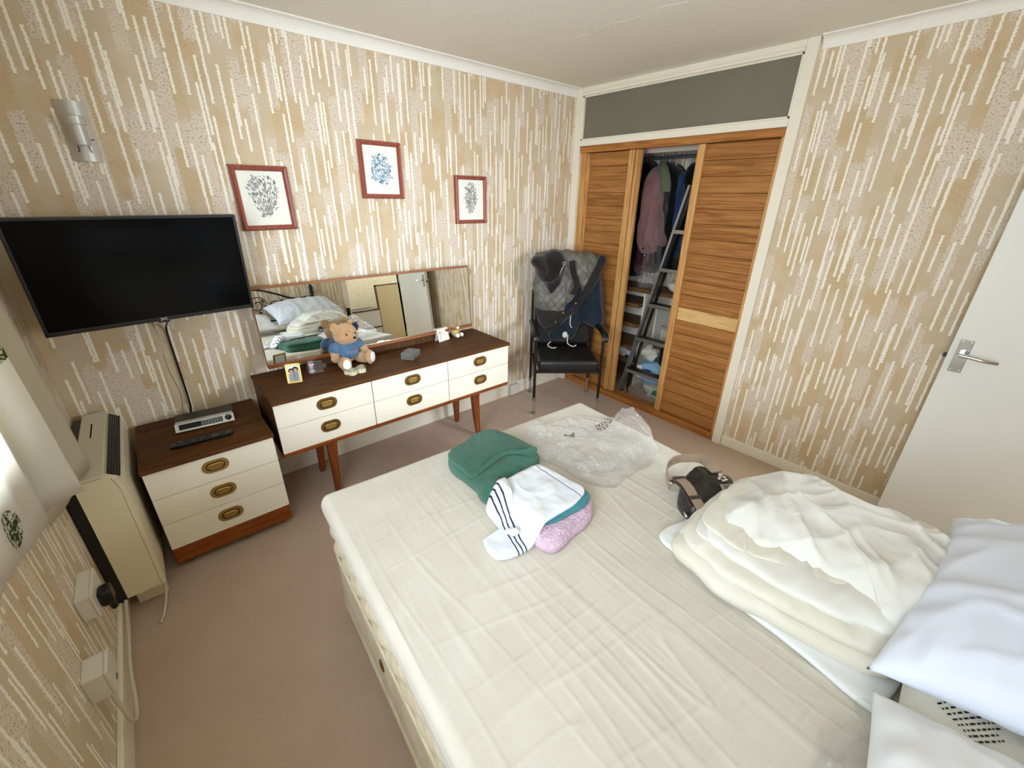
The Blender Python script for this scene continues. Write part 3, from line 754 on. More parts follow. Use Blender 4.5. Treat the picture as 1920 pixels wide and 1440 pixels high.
obj('dial_ring', B().tube([(.096 + .014 * math.cos(a * PI / 12), .023 + .014 * math.sin(a * PI / 12), .005) for a in range(24)], .0018, 6, closed=True), 'chrome', fc, smooth=True)
obj('top_strip', B().box(-.116, .116, -.036, -.018, .0395, .0425, .001), 'satin_nickel', R)
C_ = thing('remote_control', 'long black remote control lying in front of the clock radio', 'remote', (.008, 2.192, .552), rotz=math.radians(-4))
obj('body', B().box(-.120, .120, -.020, .020, 0, .018, .006, 3), 'black_plastic', C_)
for i in range(17):
    for j in range(3):
        if random.random() < .85: obj('button', B().box(-.108 + i * .0125, -.100 + i * .0125, -.013 + j * .0095, -.0075 + j * .0095, .018, .0196, .0005, 1), 'btn_grey' if random.random() < .35 else 'dark_plastic', C_)

# ------------------------------------------------------------------ pictures
def picture(label, x, z, tilt, kind, w=.258, h=.300):
    t = thing('picture_frame', label, 'picture', (x, YB - .022, z), rot=(0, math.radians(tilt), 0), group='red framed flower prints')
    fwid = .026
    prof = [(0, .018), (.004, .0), (.010, -.006), (.018, -.003), (.024, .004), (.026, .010)]   # inset from the outer edge, depth
    for k in range(4):
        b = B(); rows = []
        for ins, d in prof + [(.026, .019), (0, .019)]:
            a, c = w / 2 - ins, h / 2 - ins
            e = [((-a, c), (a, c)), ((a, c), (a, -c)), ((a, -c), (-a, -c)), ((-a, -c), (-a, c))][k]
            rows.append([Vector((e[0][0], d, e[0][1])), Vector((e[1][0], d, e[1][1]))])
        rows.append(rows[0]); b.grid(rows); bmesh.ops.remove_doubles(b.bm, verts=b.bm.verts, dist=1e-6)
        obj('frame_side', b, 'frame_red', t)
    pap = obj('print', B().box(-w / 2 + .02, w / 2 - .02, .012, .0125, -h / 2 + .02, h / 2 - .02), 'paper_white', t)
    rnd = random.Random(kind * 11 + 3)
    inks = {0: ['ink_grey', 'ink_mauve', 'ink_green'], 1: ['ink_blue', 'ink_slate', 'ink_blue'], 2: ['ink_green', 'ink_mauve', 'ink_grey']}[kind]
    bs = [B() for _ in inks]
    hw, hh = {0: (.066, .098), 1: (.058, .078), 2: (.050, .092)}[kind]
    for i in range({0: 330, 1: 330, 2: 300}[kind]):
        r = math.sqrt(rnd.random()); a = rnd.uniform(0, 2 * PI)
        px, pz = hw * r * math.cos(a), hh * r * math.sin(a) + .004
        if kind != 1: px *= (.55 + .6 * (pz / hh * .5 + .5))
        ang = math.atan2(pz + hh * 1.0, px * 1.4) + rnd.uniform(-.6, .6) if kind != 1 else rnd.uniform(0, 2 * PI)
        ln = rnd.uniform(.008, .024); wd = ln * rnd.uniform(.25, .5)
        c, s = math.cos(ang), math.sin(ang); k = rnd.randrange(len(inks)); d = .0119 - i * 1e-6
        pts = [(0, 0), (ln * .5, wd / 2), (ln, 0), (ln * .5, -wd / 2)]
        bs[k].quad([(px + u * c - v * s, d, pz + u * s + v * c) for u, v in pts])
    for i in range(14):
        a = rnd.uniform(.9, 2.25); ln = rnd.uniform(.05, .13); c, s = math.cos(a), math.sin(a); o0 = -hh * .8
        bs[0].quad([(0 - s * .0004, .0118, o0 + c * .0004), (s * .0004, .0118, o0 - c * .0004), (ln * c + s * .0003, .0118, o0 + ln * s), (ln * c - s * .0003, .0118, o0 + ln * s)])
    for bb, k in zip(bs, inks): obj('printed_flowers', bb, k, pap)
    return t
picture('red framed print of grey meadow flowers, leftmost, by the television corner', .554, 1.580, -.6, 0)
picture('red framed print of a blue flower bunch, highest of the three', 1.192, 1.735, .2, 1)
picture('red framed print of a tall mauve flower spray, nearest the cupboard', 1.819, 1.582, 0, 2)

# wall lamp fitting: bare satin plate with an empty holder
Lm = thing('wall_lamp', 'satin silver wall light fitting without its shade above the television', 'lamp', (-.056, YB, 1.815))
rows = []
for i in range(13):
    a = -1 + 2 * i / 12; rows.append([(a * .045, -.006 - .020 * math.cos(a * PI / 2), z) for z in (-.104, .104)])
b = B().grid(rows); b.grid([[(-.045, 0, z) for z in (-.104, .104)], [(-.045, -.006, z) for z in (-.104, .104)]]).grid([[(.045, 0, z) for z in (-.104, .104)], [(.045, -.006, z) for z in (-.104, .104)]])
for z in (-.104, .104):
    b.bm.faces.new([b.bm.verts.new((-1 * .045 + .09 * i / 12, -.006 - .020 * math.cos((-1 + 2 * i / 12) * PI / 2), z)) for i in range(13)] + [b.bm.verts.new((.045, 0, z)), b.bm.verts.new((-.045, 0, z))])
obj('back_plate', b, 'satin_nickel', Lm, smooth=True, angle=40)
obj('cup', B().lathe([(.010, -.048), (.026, -.048), (.027, .020), (.031, .022), (.033, .048), (.031, .050), (.020, .050)], (0, -.042, .0), 28), 'satin_nickel', Lm, smooth=True, angle=40)
obj('clip', B().tube([(-.016, -.029, -.050), (-.016, -.034, -.066), (-.021, -.029, -.072)], .0016, 6).tube([(.016, -.029, -.050), (.016, -.034, -.066), (.021, -.029, -.072)], .0016, 6), 'black_metal', Lm)
obj('pin', B().box(.029, .038, -.024, -.020, -.028, -.024), 'black_metal', Lm)

# ------------------------------------------------------------------ storage heater in the window corner
S = thing('storage_heater', 'cream storage heater with a dark louvre in the window corner', 'heater', (-.318, 2.205, 0))
yn, yp = -.318, .33
ends = [(-.064, .115), (.060, .115), (.062, .600), (.050, .645), (.022, .663), (-.064, .663)]
def hprism(poly, ya, yb):
    b = B(); a = [b.bm.verts.new((x, ya, z)) for x, z in poly]; c = [b.bm.verts.new((x, yb, z)) for x, z in poly]; n = len(poly)
    b.bm.faces.new(a); b.bm.faces.new(c[::-1])
    for k in range(n): b.bm.faces.new((a[k], a[(k + 1) % n], c[(k + 1) % n], c[k]))
    return b
obj('body', hprism([(x * .985, z - .001) for x, z in ends], yn + .006, yp), 'heater_cream', S)
obj('end_panel', hprism([(-.064, .115), (.044, .115), (.046, .600), (.034, .650), (.010, .660), (-.064, .660)], yn, yn + .0055), 'heater_cream', S)
obj('end_strip', hprism([(.0455, .115), (.060, .115), (.062, .600), (.050, .645), (.036, .653), (.0475, .600)], yn, yn + .0055), 'heater_cream', S)
obj('top_panel', B().box(-.064, .020, yn, yp, .6635, .672, .004), 'heater_top', S)
g = obj('louvre', B().box(-.020, .020, yn + .03, yp - .03, -.002, .002), 'dark_plastic', S, loc=(.042, 0, .652), rot=(0, math.radians(40), 0))
for i in range(5): obj('louvre_slat', B().box(-.016 + i * .008, -.013 + i * .008, yn + .035, yp - .035, .002, .005), 'black_plastic', g)
obj('gap_shade', B().box(-.097, -.066, yn + .004, yp, .10, .655), 'black_plastic', S)  # black box added in the wall gap so it reads as deep shade
obj('control_slot', B().box(-.028, -.024, .05, .20, .672, .6728), 'black_gap', S)
for y in (yn + .1, yp - .1): obj('foot', B().box(-.055, .045, y - .02, y + .02, 0, .115, .003), 'heater_cream', S)
cb = obj('heater_cable', B().tube([(-.27, 1.98, .12), (-.275, 1.92, .05), (-.295, 1.84, .012), (-.312, 1.795, .006)], .0045, 8, smoothn=5), 'cable_white', smooth=True)
tag(cb, 'short white cable under the cream storage heater', 'cable')

# sockets on the window wall
s1 = thing('wall_socket', 'white surface socket box with a black plug in it', 'socket', (XW, 1.60, .420))
obj('box', B().box(0, .034, -.072, .072, -.043, .043, .003), 'white_plastic', s1)
obj('face_plate', B().box(.034, .042, -.074, .074, -.044, .044, .003), 'white_plastic', s1)
p1_ = thing('plug', 'chunky black mains plug in the white wall socket', 'plug', (XW + .042, 1.585, .405))
obj('body', B().box(0, .034, -.027, .027, -.03, .028, .010, 3), 'black_plastic', p1_); obj('cord_grip', B().cyl((.02, 0, -.028), (.022, 0, -.062), .011, .009), 'black_plastic', p1_)
s2 = thing('spur_box', 'white fused cable box above the skirting, nearest the camera', 'socket', (XW, 1.335, .330))
obj('box', B().box(0, .046, -.044, .044, -.045, .045, .003), 'white_plastic', s2)
obj('face_plate', B().box(.046, .056, -.045, .045, -.046, .046, .003), 'white_plastic', s2)
obj('fuse_slot', B().box(.056, .0575, -.010, .010, -.032, -.024), 'grey_rubber', s2)
cb = obj('spur_cable', B().tube([(XW + .03, 1.33, .285), (XW + .035, 1.325, .20), (XW + .042, 1.33, .10), (XW + .040, 1.42, .075), (XW + .032, 1.55, .085), (XW + .030, 1.70, .09), (XW + .028, 1.86, .10), (XW + .03, 1.95, .12)], .006, 8, smoothn=6), 'cable_white', smooth=True)
tag(cb, 'cream cable looping from the cable box along the skirting', 'cable')
s3 = thing('wall_socket', 'small white socket box on the skirting right of the dresser', 'socket', (2.215, YB - .016, .062))
obj('box', B().box(-.045, .045, -.03, 0, -.045, .045, .003), 'white_plastic', s3)
obj('face_plate', B().box(-.046, .046, -.036, -.03, -.046, .046, .002), 'white_plastic', s3)

# ------------------------------------------------------------------ chair in the corner
CH = thing('armchair', 'black vinyl high seat chair with metal legs in the corner', 'chair', (2.44, 2.17, 0), rotz=math.radians(-38.7))
hw, hd = .256, .207
obj('seat', B().box(-.235, .235, -.235, .20, .372, .468, .030, 4), 'black_vinyl', CH, smooth=True)
obj('seat_frame', B().box(-.25, .25, -.20, -.18, .350, .374, .003).box(-.25, .25, .18, .20, .350, .374, .003).box(-.256, -.238, -.2, .2, .350, .374, .003).box(.238, .256, -.2, .2, .350, .374, .003), 'black_metal', CH)
obj('backrest', B().box(-.235, .235, -.035, .035, 0, .70, .028, 4), 'black_vinyl', CH, smooth=True, loc=(0, .175, .47), rot=(math.radians(-5), 0, 0))
for sx in (-1, 1):
    for sy in (-1, 1):
        top = .62 if sy < 0 else .92
        l = obj('leg', B().cyl((sx * hw, sy * hd, .13), (sx * hw, sy * hd, top), .011), 'black_metal', CH, smooth=True, angle=60)
        obj('leg_extension', B().cyl((sx * hw, sy * hd, .012), (sx * hw, sy * hd, .135), .008), 'silver', l, smooth=True, angle=60)
        obj('ferrule', B().lathe([(.012, .118), (.0135, .12), (.0135, .142), (.012, .145)], (sx * hw, sy * hd, 0), 16), 'grey_rubber', l)
        obj('foot', B().lathe([(.014, 0), (.015, .012), (.012, .022), (.009, .026)], (sx * hw, sy * hd, 0), 16), 'grey_rubber', l)
    ar = []
    for y, z, w_, h_ in ((-.245, .632, .040, .030), (-.225, .655, .052, .046), (-.16, .672, .054, .040), (-.02, .672, .052, .036), (.10, .668, .048, .036), (.19, .665, .040, .034)):
        ar.append([(sx * (hw + .006) + w_ / 2 * math.cos(k * PI / 6), y, z + h_ / 2 * math.sin(k * PI / 6) - (.0)) for k in range(12)])
    b = B().grid(ar, True); b.bm.verts.ensure_lookup_table(); b.bm.faces.new([b.bm.verts[i] for i in range(12)]); b.bm.faces.new([b.bm.verts[-12 + i] for i in range(12)])
    obj('armrest', b, 'black_plastic', CH, smooth=True, angle=60)

# ------------------------------------------------------------------ coats on the chair
VERT = Matrix(((1, 0, 0, 0), (0, 0, -1, 0), (0, 1, 0, 0), (0, 0, 0, 1)))        # blob plane -> upright, thickness towards -y
def upright(poly, y0, h, hf=None, **kw):
    b = blob(poly, 0.0, h, hf=hf, **kw); return b.xf(Matrix.Translation((0, y0, 0)) @ VERT)
chm = Matrix.Translation((2.44, 2.17, 0)) @ Matrix.Rotation(math.radians(-38.7), 4, 'Z')
def fold(ax, ay, amp, off=0.0, k=1.0):
    return lambda x, y: amp * (ridge(x * ax + off, y * ay, off) - .35) + amp * .6 * fbm(x * 9 * k, y * 9 * k, off, 2)
nv = thing('navy_coat', 'dark navy coat hanging off the chair under the quilted jacket', 'coat', (2.44, 2.17, 0), rotz=math.radians(-38.7))
obj('coat_body', upright([(.10, 1.18), (.235, 1.16), (.290, .968), (.325, .78), (.338, .60), (.27, .625), (.195, .665), (.135, .672), (.10, .60), (.06, .532), (-.03, .515), (-.108, .520), (-.125, .62), (-.10, .85), (-.05, 1.05)], .200, .175, lambda x, y: .05 * (ridge(x * 8, y * 1.8, 3) - .4) + .02 * fbm(x * 9, y * 5, 2, 2), nexp=3, jit=.012, rings=34, around=220, seed=2), 'navy_cloth', nv, smooth=True)
for dp in ([(.035, .02, .80), (.03, .012, .70), (.04, .012, .665), (.055, .02, .66)], [(.02, .01, .60), (.015, -.01, .545), (.03, -.02, .525), (.065, -.03, .515), (.085, -.03, .53)], [(-.12, -.01, .55), (-.145, -.03, .525), (-.11, -.04, .505), (-.075, -.04, .51)]):
    obj('drawstring', B().tube(dp, .004, 6, smoothn=4), 'cable_white', nv, smooth=True)
obj('toggle', B().sphere((-.005, .01, .60), (.022, .014, .028), 2), 'white_cloth', nv, smooth=True)
qj = thing('quilted_jacket', 'grey quilted jacket lining with dark edge draped over the chair back', 'jacket', (2.44, 2.17, 0), rotz=math.radians(-38.7))
QP = [(-.255, 1.15), (-.225, 1.21), (-.118, 1.240), (.003, 1.232), (.125, 1.222), (.241, 1.20), (.275, 1.165), (.237, 1.09), (.170, .946), (.055, .798), (-.065, .680), (-.127, .625), (-.205, .718), (-.245, .817), (-.258, .984)]
obj('lining', upright(QP, .215, .205, lambda x, y: .035 * fbm(x * 6, y * 6, 3, 3) + .030 * (ridge(x * 5 + y * 4, y * 3 - x * 2, 8) - .4), nexp=3.2, rings=44, around=260, jit=.022, seed=5), 'quilt_grey', qj, smooth=True)
# dark outer shell rolled along the open edge
def band(name, pts, wdt, par, mat, thick=.012, sm=6):
    return obj(name, B().strap(pts, wdt, thick, lambda t: (.05, -1, .05), smoothn=sm), mat, par, smooth=True, angle=50)
obj('shell_edge', upright([(.275, 1.19), (.225, 1.205), (.17, 1.02), (.06, .84), (-.06, .73), (-.19, .74), (-.235, .80), (-.21, .69), (-.128, .606), (-.05, .66), (.065, .775), (.185, .93), (.25, 1.08)], .10, .115, lambda x, y: .035 * (ridge((x + y) * 3, (x - y) * 12, 4) - .4), nexp=2.4, jit=.01, center=(.035, .80), smoothn=5, around=180, rings=24), 'quilt_dark', qj, smooth=True)
band('lapel', [(.005, -.020, 1.18), (.02, -.022, 1.10), (.055, -.018, 1.0), (.03, -.014, .93)], .045, qj, 'quilt_dark')
hd_ = obj('hood', upright([(-.290, 1.150), (-.262, 1.195), (-.197, 1.215), (-.118, 1.245), (-.030, 1.195), (-.030, 1.08), (-.085, .955), (-.130, .905), (-.180, .99), (-.235, 1.03), (-.262, 1.10)], .13, .185, lambda x, y: .05 * (ridge(x * 7 - y * 4, y * 4 + x * 3, 6) - .4) + .02 * fbm(x * 12, y * 12, 2, 2), nexp=2.2, jit=.015, rings=30, around=180), 'coat_brownblack', qj, smooth=True)
obj('eyelet', B().tube([(-.055 + .010 * math.cos(a * PI / 8), -.052, 1.165 + .010 * math.sin(a * PI / 8)) for a in range(16)], .0025, 6, closed=True).tube([(-.055, -.055, 1.155), (-.075, -.06, 1.12), (-.085, -.06, 1.08)], .0022, 6, smoothn=3), 'silver', hd_, smooth=True)
obj('stud', B().sphere((-.035, -.012, .785), .008, 2).sphere((-.09, -.018, .715), .007, 2).sphere((.06, -.012, .86), .007, 2), 'gold', qj, smooth=True)

# ------------------------------------------------------------------ inside the cupboard
CLO = Matrix(((0, 0, -1, 0), (1, 0, 0, 0), (0, 1, 0, 0), (0, 0, 0, 1)))         # blob plane (y,z), thickness towards -x
RX = 3.335
def hang(name, label, cat, x0, depth, poly, mat, amp=.018, seed=0.0, parts=(), ref=3.10):
    k = (x0 - depth) / ref
    poly = [(p[0] * k, CAMZ + (p[1] - CAMZ) * k) for p in poly]
    yc = sum(p[0] for p in poly) / len(poly); zc = min(p[1] for p in poly)
    t = thing(name, label, cat, (x0, yc, zc))
    b = blob([(p[0] - yc, p[1] - zc) for p in poly], 0, depth, hf=lambda x, y: amp * (ridge(x * 15 + seed, y * 1.3, seed) - .4) * 2.6 + amp * .5 * fbm(x * 20, y * 8, seed, 2), nexp=3.4, around=150, rings=26, smoothn=4, jit=.012, seed=seed)
    obj('body', b.xf(CLO), mat, t, smooth=True)
    zt = max(p[1] for p in poly) - zc; xr = RX - x0
    obj('hanger', B().tube([(xr, 0, zt - .03), (xr, 0, 1.88 - zc), (xr, .012, 1.918 - zc), (xr, .028, 1.90 - zc)], .0025, 6, smoothn=4), 'wire_silver', t, smooth=True)
    for pn, bb, mm in parts: obj(pn, bb.xf(Matrix.Translation((-x0, -yc, -zc))), mm, t, smooth=True)
    return t
obj_rail = obj('hanging_rail', B().cyl((RX, CY0, 1.905), (RX, YB, 1.905), .012), 'silver', smooth=True, angle=60)
tag(obj_rail, 'metal clothes rail across the top of the cupboard', 'rail')
bt = B().sphere((3.08, 1.985, 1.245), .008, 2)
hang('pink_jacket', 'dusty pink jacket hanging in the cupboard opening', 'jacket', 3.40, .28, [(2.06, 1.84), (2.02, 1.83), (1.975, 1.77), (1.935, 1.60), (1.90, 1.43), (1.865, 1.275), (1.93, 1.255), (1.935, 1.20), (2.0, 1.195), (2.065, 1.19), (2.09, 1.38), (2.10, 1.60), (2.09, 1.78)], 'pink_cloth', .03, 1.0, [('cuff_button', bt, 'black_plastic')])
hang('maroon_skirt', 'dark maroon garment hanging below the pink jacket', 'garment', 3.42, .20, [(2.06, 1.30), (1.93, 1.30), (1.915, 1.15), (1.92, 1.055), (2.0, 1.04), (2.07, 1.04), (2.08, 1.18)], 'maroon_cloth', .015, 2.0)
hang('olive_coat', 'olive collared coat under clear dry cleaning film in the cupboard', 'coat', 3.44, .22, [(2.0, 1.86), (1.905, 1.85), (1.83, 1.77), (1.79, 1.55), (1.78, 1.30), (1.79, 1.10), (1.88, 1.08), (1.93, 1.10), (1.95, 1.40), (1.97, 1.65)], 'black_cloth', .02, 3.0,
     [('collar', B().strap([(3.26, 2.06, 1.85), (3.22, 2.00, 1.825), (3.20, 1.945, 1.725), (3.195, 1.94, 1.66)], .085, .012, lambda t: (-1, -.2, .1), 5), 'olive_cloth'), ('lining', B().strap([(3.22, 1.995, 1.77), (3.20, 1.99, 1.705), (3.195, 1.995, 1.66)], .045, .008, lambda t: (-1, -.2, .1), 4), 'white_cloth')])
hang('blue_jacket', 'royal blue jacket hanging behind the ladder', 'jacket', 3.45, .20, [(1.815, 1.745), (1.785, 1.785), (1.735, 1.62), (1.70, 1.44), (1.725, 1.26), (1.775, 1.20), (1.79, 1.45)], 'blue_cloth', .022, 4.0)
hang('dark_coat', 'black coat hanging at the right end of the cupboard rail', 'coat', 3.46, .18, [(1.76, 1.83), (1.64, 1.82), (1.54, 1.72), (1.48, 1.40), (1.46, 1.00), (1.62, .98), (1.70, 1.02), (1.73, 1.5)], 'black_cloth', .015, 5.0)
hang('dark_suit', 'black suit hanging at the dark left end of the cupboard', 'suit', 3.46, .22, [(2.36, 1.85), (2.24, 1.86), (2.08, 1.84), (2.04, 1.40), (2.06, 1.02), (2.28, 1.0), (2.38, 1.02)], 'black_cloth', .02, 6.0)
# dry cleaning film
f = B()
def film(y0, y1, z0, z1, x, sd):
    rows = []
    for i in range(26):
        z = z0 + (z1 - z0) * i / 25
        rows.append([(x + .03 * fbm(y0 * 9 + j * .35, z * 3, sd, 2) + .012 * fbm(j * .8, z * 14, sd, 2), y0 + (y1 - y0) * j / 13 + .015 * mnoise.noise((z * 8, j, sd)), z) for j in range(14)])
    return f.grid(rows)
film(1.87, 2.02, .93, 1.74, 3.17, 1.0); film(1.93, 2.08, .92, 1.10, 3.16, 4.0)
o = obj('garment_film', f, 'garment_film', smooth=True); tag(o, 'crinkled clear dry cleaning film over the hanging coats', 'plastic film')

# shelves and panels in the lower part
sh = thing('shelf_unit', 'wood and white shelf unit in the bottom of the cupboard', 'shelf', (3.31, 2.10, 0))
obj('shelf_board', B().box(-.10, .18, -.42, .45, .868, .900, .002), 'shelf_wood', sh)
obj('side_panel', B().box(-.08, .17, -.110, -.095, 0, .868), 'white_gloss', sh)
obj('side_panel', B().box(-.02, .17, -.205, -.192, 0, .868), 'white_gloss', sh)
for i, z in enumerate((.74, .56, .36, .225, .06)):
    obj('drawer_shelf', B().box(-.14 + .01 * (i % 2), .17, -.090, .40, z, z + .035, .002), 'shelf_wood', sh)
obj('shelf_board', B().box(.0, .17, -.42, -.207, .385, .415, .002), 'shelf_wood', sh)
obj('back_board', B().box(.172, .182, -.43, .45, 0, .868), 'white_gloss', sh)
# ladder
ld = thing('step_ladder', 'grey aluminium step ladder leaning inside the cupboard', 'ladder', (2.97, 1.74, 0))
rb, rt = Vector((0, .215, .045)), Vector((.18, -.035, 1.70)); sb, stp = Vector((0, -.20, .045)), Vector((.18, -.25, 1.70))
def flat_bar(a, bb, w, d):
    b = B(); a, bb = Vector(a), Vector(bb); dv = (bb - a).normalized(); sd = Vector((0, 1, 0)); sd = (sd - dv * sd.dot(dv)).normalized(); up = dv.cross(sd)
    rows = [[p + sd * s * w / 2 + up * q * d / 2 for s, q in ((-1, -1), (1, -1), (1, 1), (-1, 1))] for p in (a, bb)]
    b.grid(rows, True); b.bm.verts.ensure_lookup_table(); b.bm.faces.new([b.bm.verts[i] for i in range(4)]); b.bm.faces.new([b.bm.verts[4 + i] for i in range(4)]); return b
for a, c in ((rb, rt), (sb, stp)):
    l = obj('rail', flat_bar(a, c, .018, .050), 'aluminium', ld)
    obj('foot', B().box(a.x - .03, a.x + .03, a.y - .014, a.y + .014, .0, .05, .004), 'black_plastic', l)
    r2 = obj('rear_rail', flat_bar(a + Vector((.12, 0, .0)), c + Vector((.03, 0, -.05)), .014, .030), 'dark_plastic', ld)
for i, z in enumerate((.27, .555, .84, 1.12, 1.40)):
    t_ = (z - .045) / (1.70 - .045); a = rb.lerp(rt, t_); c = sb.lerp(stp, t_)
    s_ = obj('step', B().box(a.x - .045, a.x + .035, c.y + .009, a.y - .009, z - .028, z, .003), 'aluminium', ld)
    obj('tread', B().box(a.x - .040, a.x + .03, c.y + .012, a.y - .012, z, z + .002), 'dark_plastic', s_)
# odds and ends on the cupboard floor
def soft(name, label, cat, loc, rad, mat, amp=.2, sq=2.6, parts=()):
    t = thing(name, label, cat, loc)
    b = B().sphere((0, 0, rad[2]), rad, 4)
    for v in b.bm.verts:
        d = Vector((v.co.x / rad[0], v.co.y / rad[1], (v.co.z - rad[2]) / rad[2])); k = (abs(d.x) ** sq + abs(d.y) ** sq + abs(d.z) ** sq) ** (1 / sq)
        k = max(k, .3); q = d / k * (1 + amp * fbm(v.co.x * 14 + loc[1] * 9, v.co.y * 14, v.co.z * 14, 2) * .5)
        v.co = Vector((q.x * rad[0], q.y * rad[1], max(0, q.z * rad[2] + rad[2])))
    obj('body', b, mat, t, smooth=True)
    for pn, bb, mm in parts: obj(pn, bb, mm, t, smooth=True)
    return t
soft('tissue_pack', 'pale blue plastic pack with a navy stripe at the foot of the ladder', 'pack', (3.20, 1.80, .115), (.075, .105, .090), 'pack_blue', .5, 5, [('label_stripe', B().box(-.088, -.080, -.03, .045, .10, .135, .002), 'pack_navy'), ('white_panel', B().box(-.086, -.078, .055, .105, .04, .15, .002), 'paper_white')])
soft('carrier_bag', 'dull green and grey carrier bag on the cupboard floor', 'bag', (3.22, 1.70, 0.002), (.12, .16, .058), 'pack_paper', 1.4, 3.0, [('green_print', B().box(-.104, -.09, -.03, .05, .03, .075, .003), 'pack_green')])
soft('black_bag', 'black fabric bag above the pale blue pack', 'bag', (3.235, 1.68, .120), (.065, .09, .20), 'black_cloth', .4)
soft('cream_bundle', 'rumpled cream cloth bundle above the pale blue pack', 'bundle', (3.22, 1.86, .305), (.06, .065, .06), 'duvet_cream', 1.5, 2.4)
soft('white_bundle', 'crumpled white cloth on the low cupboard shelf', 'bundle', (3.22, 2.12, .262), (.045, .085, .045), 'white_cloth', 1.6, 2.2)
soft('polythene_bundle', 'shiny clear plastic bundle on the long cupboard shelf', 'bundle', (3.30, 2.02, .900), (.07, .12, .05), 'garment_film', .9, 2.2)
soft('cream_towel', 'cream folded cloth on the long shelf behind the ladder', 'towel', (3.33, 1.78, .900), (.06, .055, .04), 'duvet_cream', .4, 3)
bx = thing('card_box', 'grey and white cardboard box behind the ladder', 'box', (3.395, 1.78, .595), rotz=.25)
obj('side', B().box(-.07, .07, -.055, .055, 0, .145, .002), 'card_grey', bx); obj('lid', B().box(-.073, .073, -.058, .058, .145, .165, .002), 'paper_white', bx)
bx = thing('card_box', 'pale flat cardboard box under the grey and white box', 'box', (3.39, 1.77, .415), rotz=-.1)
obj('side', B().box(-.08, .08, -.07, .07, 0, .15, .002), 'pack_paper', bx); obj('lid', B().box(-.083, .083, -.073, .073, .15, .178, .002), 'card_grey', bx)
obj_ = obj('power_lead', B().tube([(2.97, 1.88, .10), (2.96, 1.87, .05), (2.95, 1.82, .012), (2.955, 1.72, .02), (2.95, 1.62, .012), (2.96, 1.55, .015)], .007, 8, smoothn=5), 'black_plastic', smooth=True)
tag(obj_, 'black cord lying on the cupboard floor', 'cord')

# ------------------------------------------------------------------ bed
BEDM = Matrix.Translation((.285, 1.395, 0)) @ Matrix.Rotation(math.radians(-3.6), 4, 'Z')
BW, BL = 1.345, 1.90
def bedthing(name, label, cat, z=0.0): 
    t = thing(name, label, cat, (.285, 1.395, z), rotz=math.radians(-3.6)); return t
dv = bedthing('divan_base', 'cream fabric divan base under the mattress', 'bed base')
for i, (ya, yb) in enumerate(((-.945, -.012), (-1.89, -.949))):
    s_ = obj('divan_half', B().box(.006, BW - .006, ya, yb, .050, .320, .022, 3), 'divan_cloth', dv, smooth=True, angle=50)
    obj('border', B().box(.0, BW, ya + .002, yb - .002, .040, .085, .016, 3), 'divan_cloth', s_, smooth=True, angle=50)
    for xx in (.10, BW - .10):
        for yy in (ya + .1, yb - .1): obj('castor', B().cyl((xx - .01, yy, .022), (xx + .01, yy, .022), .022).cyl((xx, yy, .022), (xx, yy, .045), .008), 'black_plastic', s_)
ev = B(); rows = []
for r_, d in ((.020, 0), (.018, -.004), (.013, -.004), (.010, 0)):
    rows.append([(.006 + d, -.475 + r_ * .9 * math.cos(k * PI / 10), .215 + r_ * 1.3 * math.sin(k * PI / 10)) for k in range(20)])
ev.grid(rows, True)
obj('air_vent', ev, 'brass_old', dv, smooth=True); obj('vent_hole', B().cyl((.0055, -.475, .215), (.004, -.475, .215), .011), 'black_gap', dv)
mt = bedthing('mattress', 'cream quilted mattress with piped edges', 'mattress')
mb = B(); rows = []
# quilted border: scalloped wave around the perimeter
def perim(ins, z, wav):
    out = []; r_ = .07
    n = 620; per = []
    for (cx, cy, a0) in ((BW - r_, -r_, 0), (r_, -r_, PI / 2), (r_, -BL + r_, PI), (BW - r_, -BL + r_, 1.5 * PI)):
        for k in range(9):
            a = a0 + PI / 2 * k / 8; per.append(Vector((cx + r_ * math.cos(a), cy + r_ * math.sin(a), 0)))
    L = [0.0]
    for i in range(len(per)): L.append(L[-1] + (per[(i + 1) % len(per)] - per[i]).length)
    j = 0
    for k in range(n):
        t_ = L[-1] * k / n
        while L[j + 1] < t_: j += 1
        p = per[j].lerp(per[(j + 1) % len(per)], (t_ - L[j]) / (L[j + 1] - L[j]))
        c = Vector((min(max(p.x, r_), BW - r_), min(max(p.y, -BL + r_), -r_), 0)); nrm = (p - c).normalized() if (p - c).length > 1e-6 else Vector((0, 0, 0))
        q = p - nrm * (ins + wav * ((abs(math.sin(t_ * 30 + z * 34)) * abs(math.sin(t_ * 30 - z * 34))) ** .4 * -1 + .6)); out.append((q.x, q.y, z))
    return out
for i in range(25):
    f_ = i / 24; z = .335 + .245 * f_; e = (2 * f_ - 1) ** 8
    rows.append(perim(.012 * e + .002, z, .018 * (1 - e)))
mb.grid(rows, True); mb.bm.verts.ensure_lookup_table(); nv_ = len(mb.bm.verts)
mb.bm.faces.new([mb.bm.verts[i] for i in range(620)]); mb.bm.faces.new([mb.bm.verts[nv_ - 620 + i] for i in range(620)])
obj('body', mb, 'mattress_tick', mt, smooth=True, angle=70)
for z in (.338, .572): obj('piping', B().tube([(p[0], p[1], p[2]) for p in perim(.004, z, 0)], .006, 6, closed=True), 'mattress_tick', mt, smooth=True)

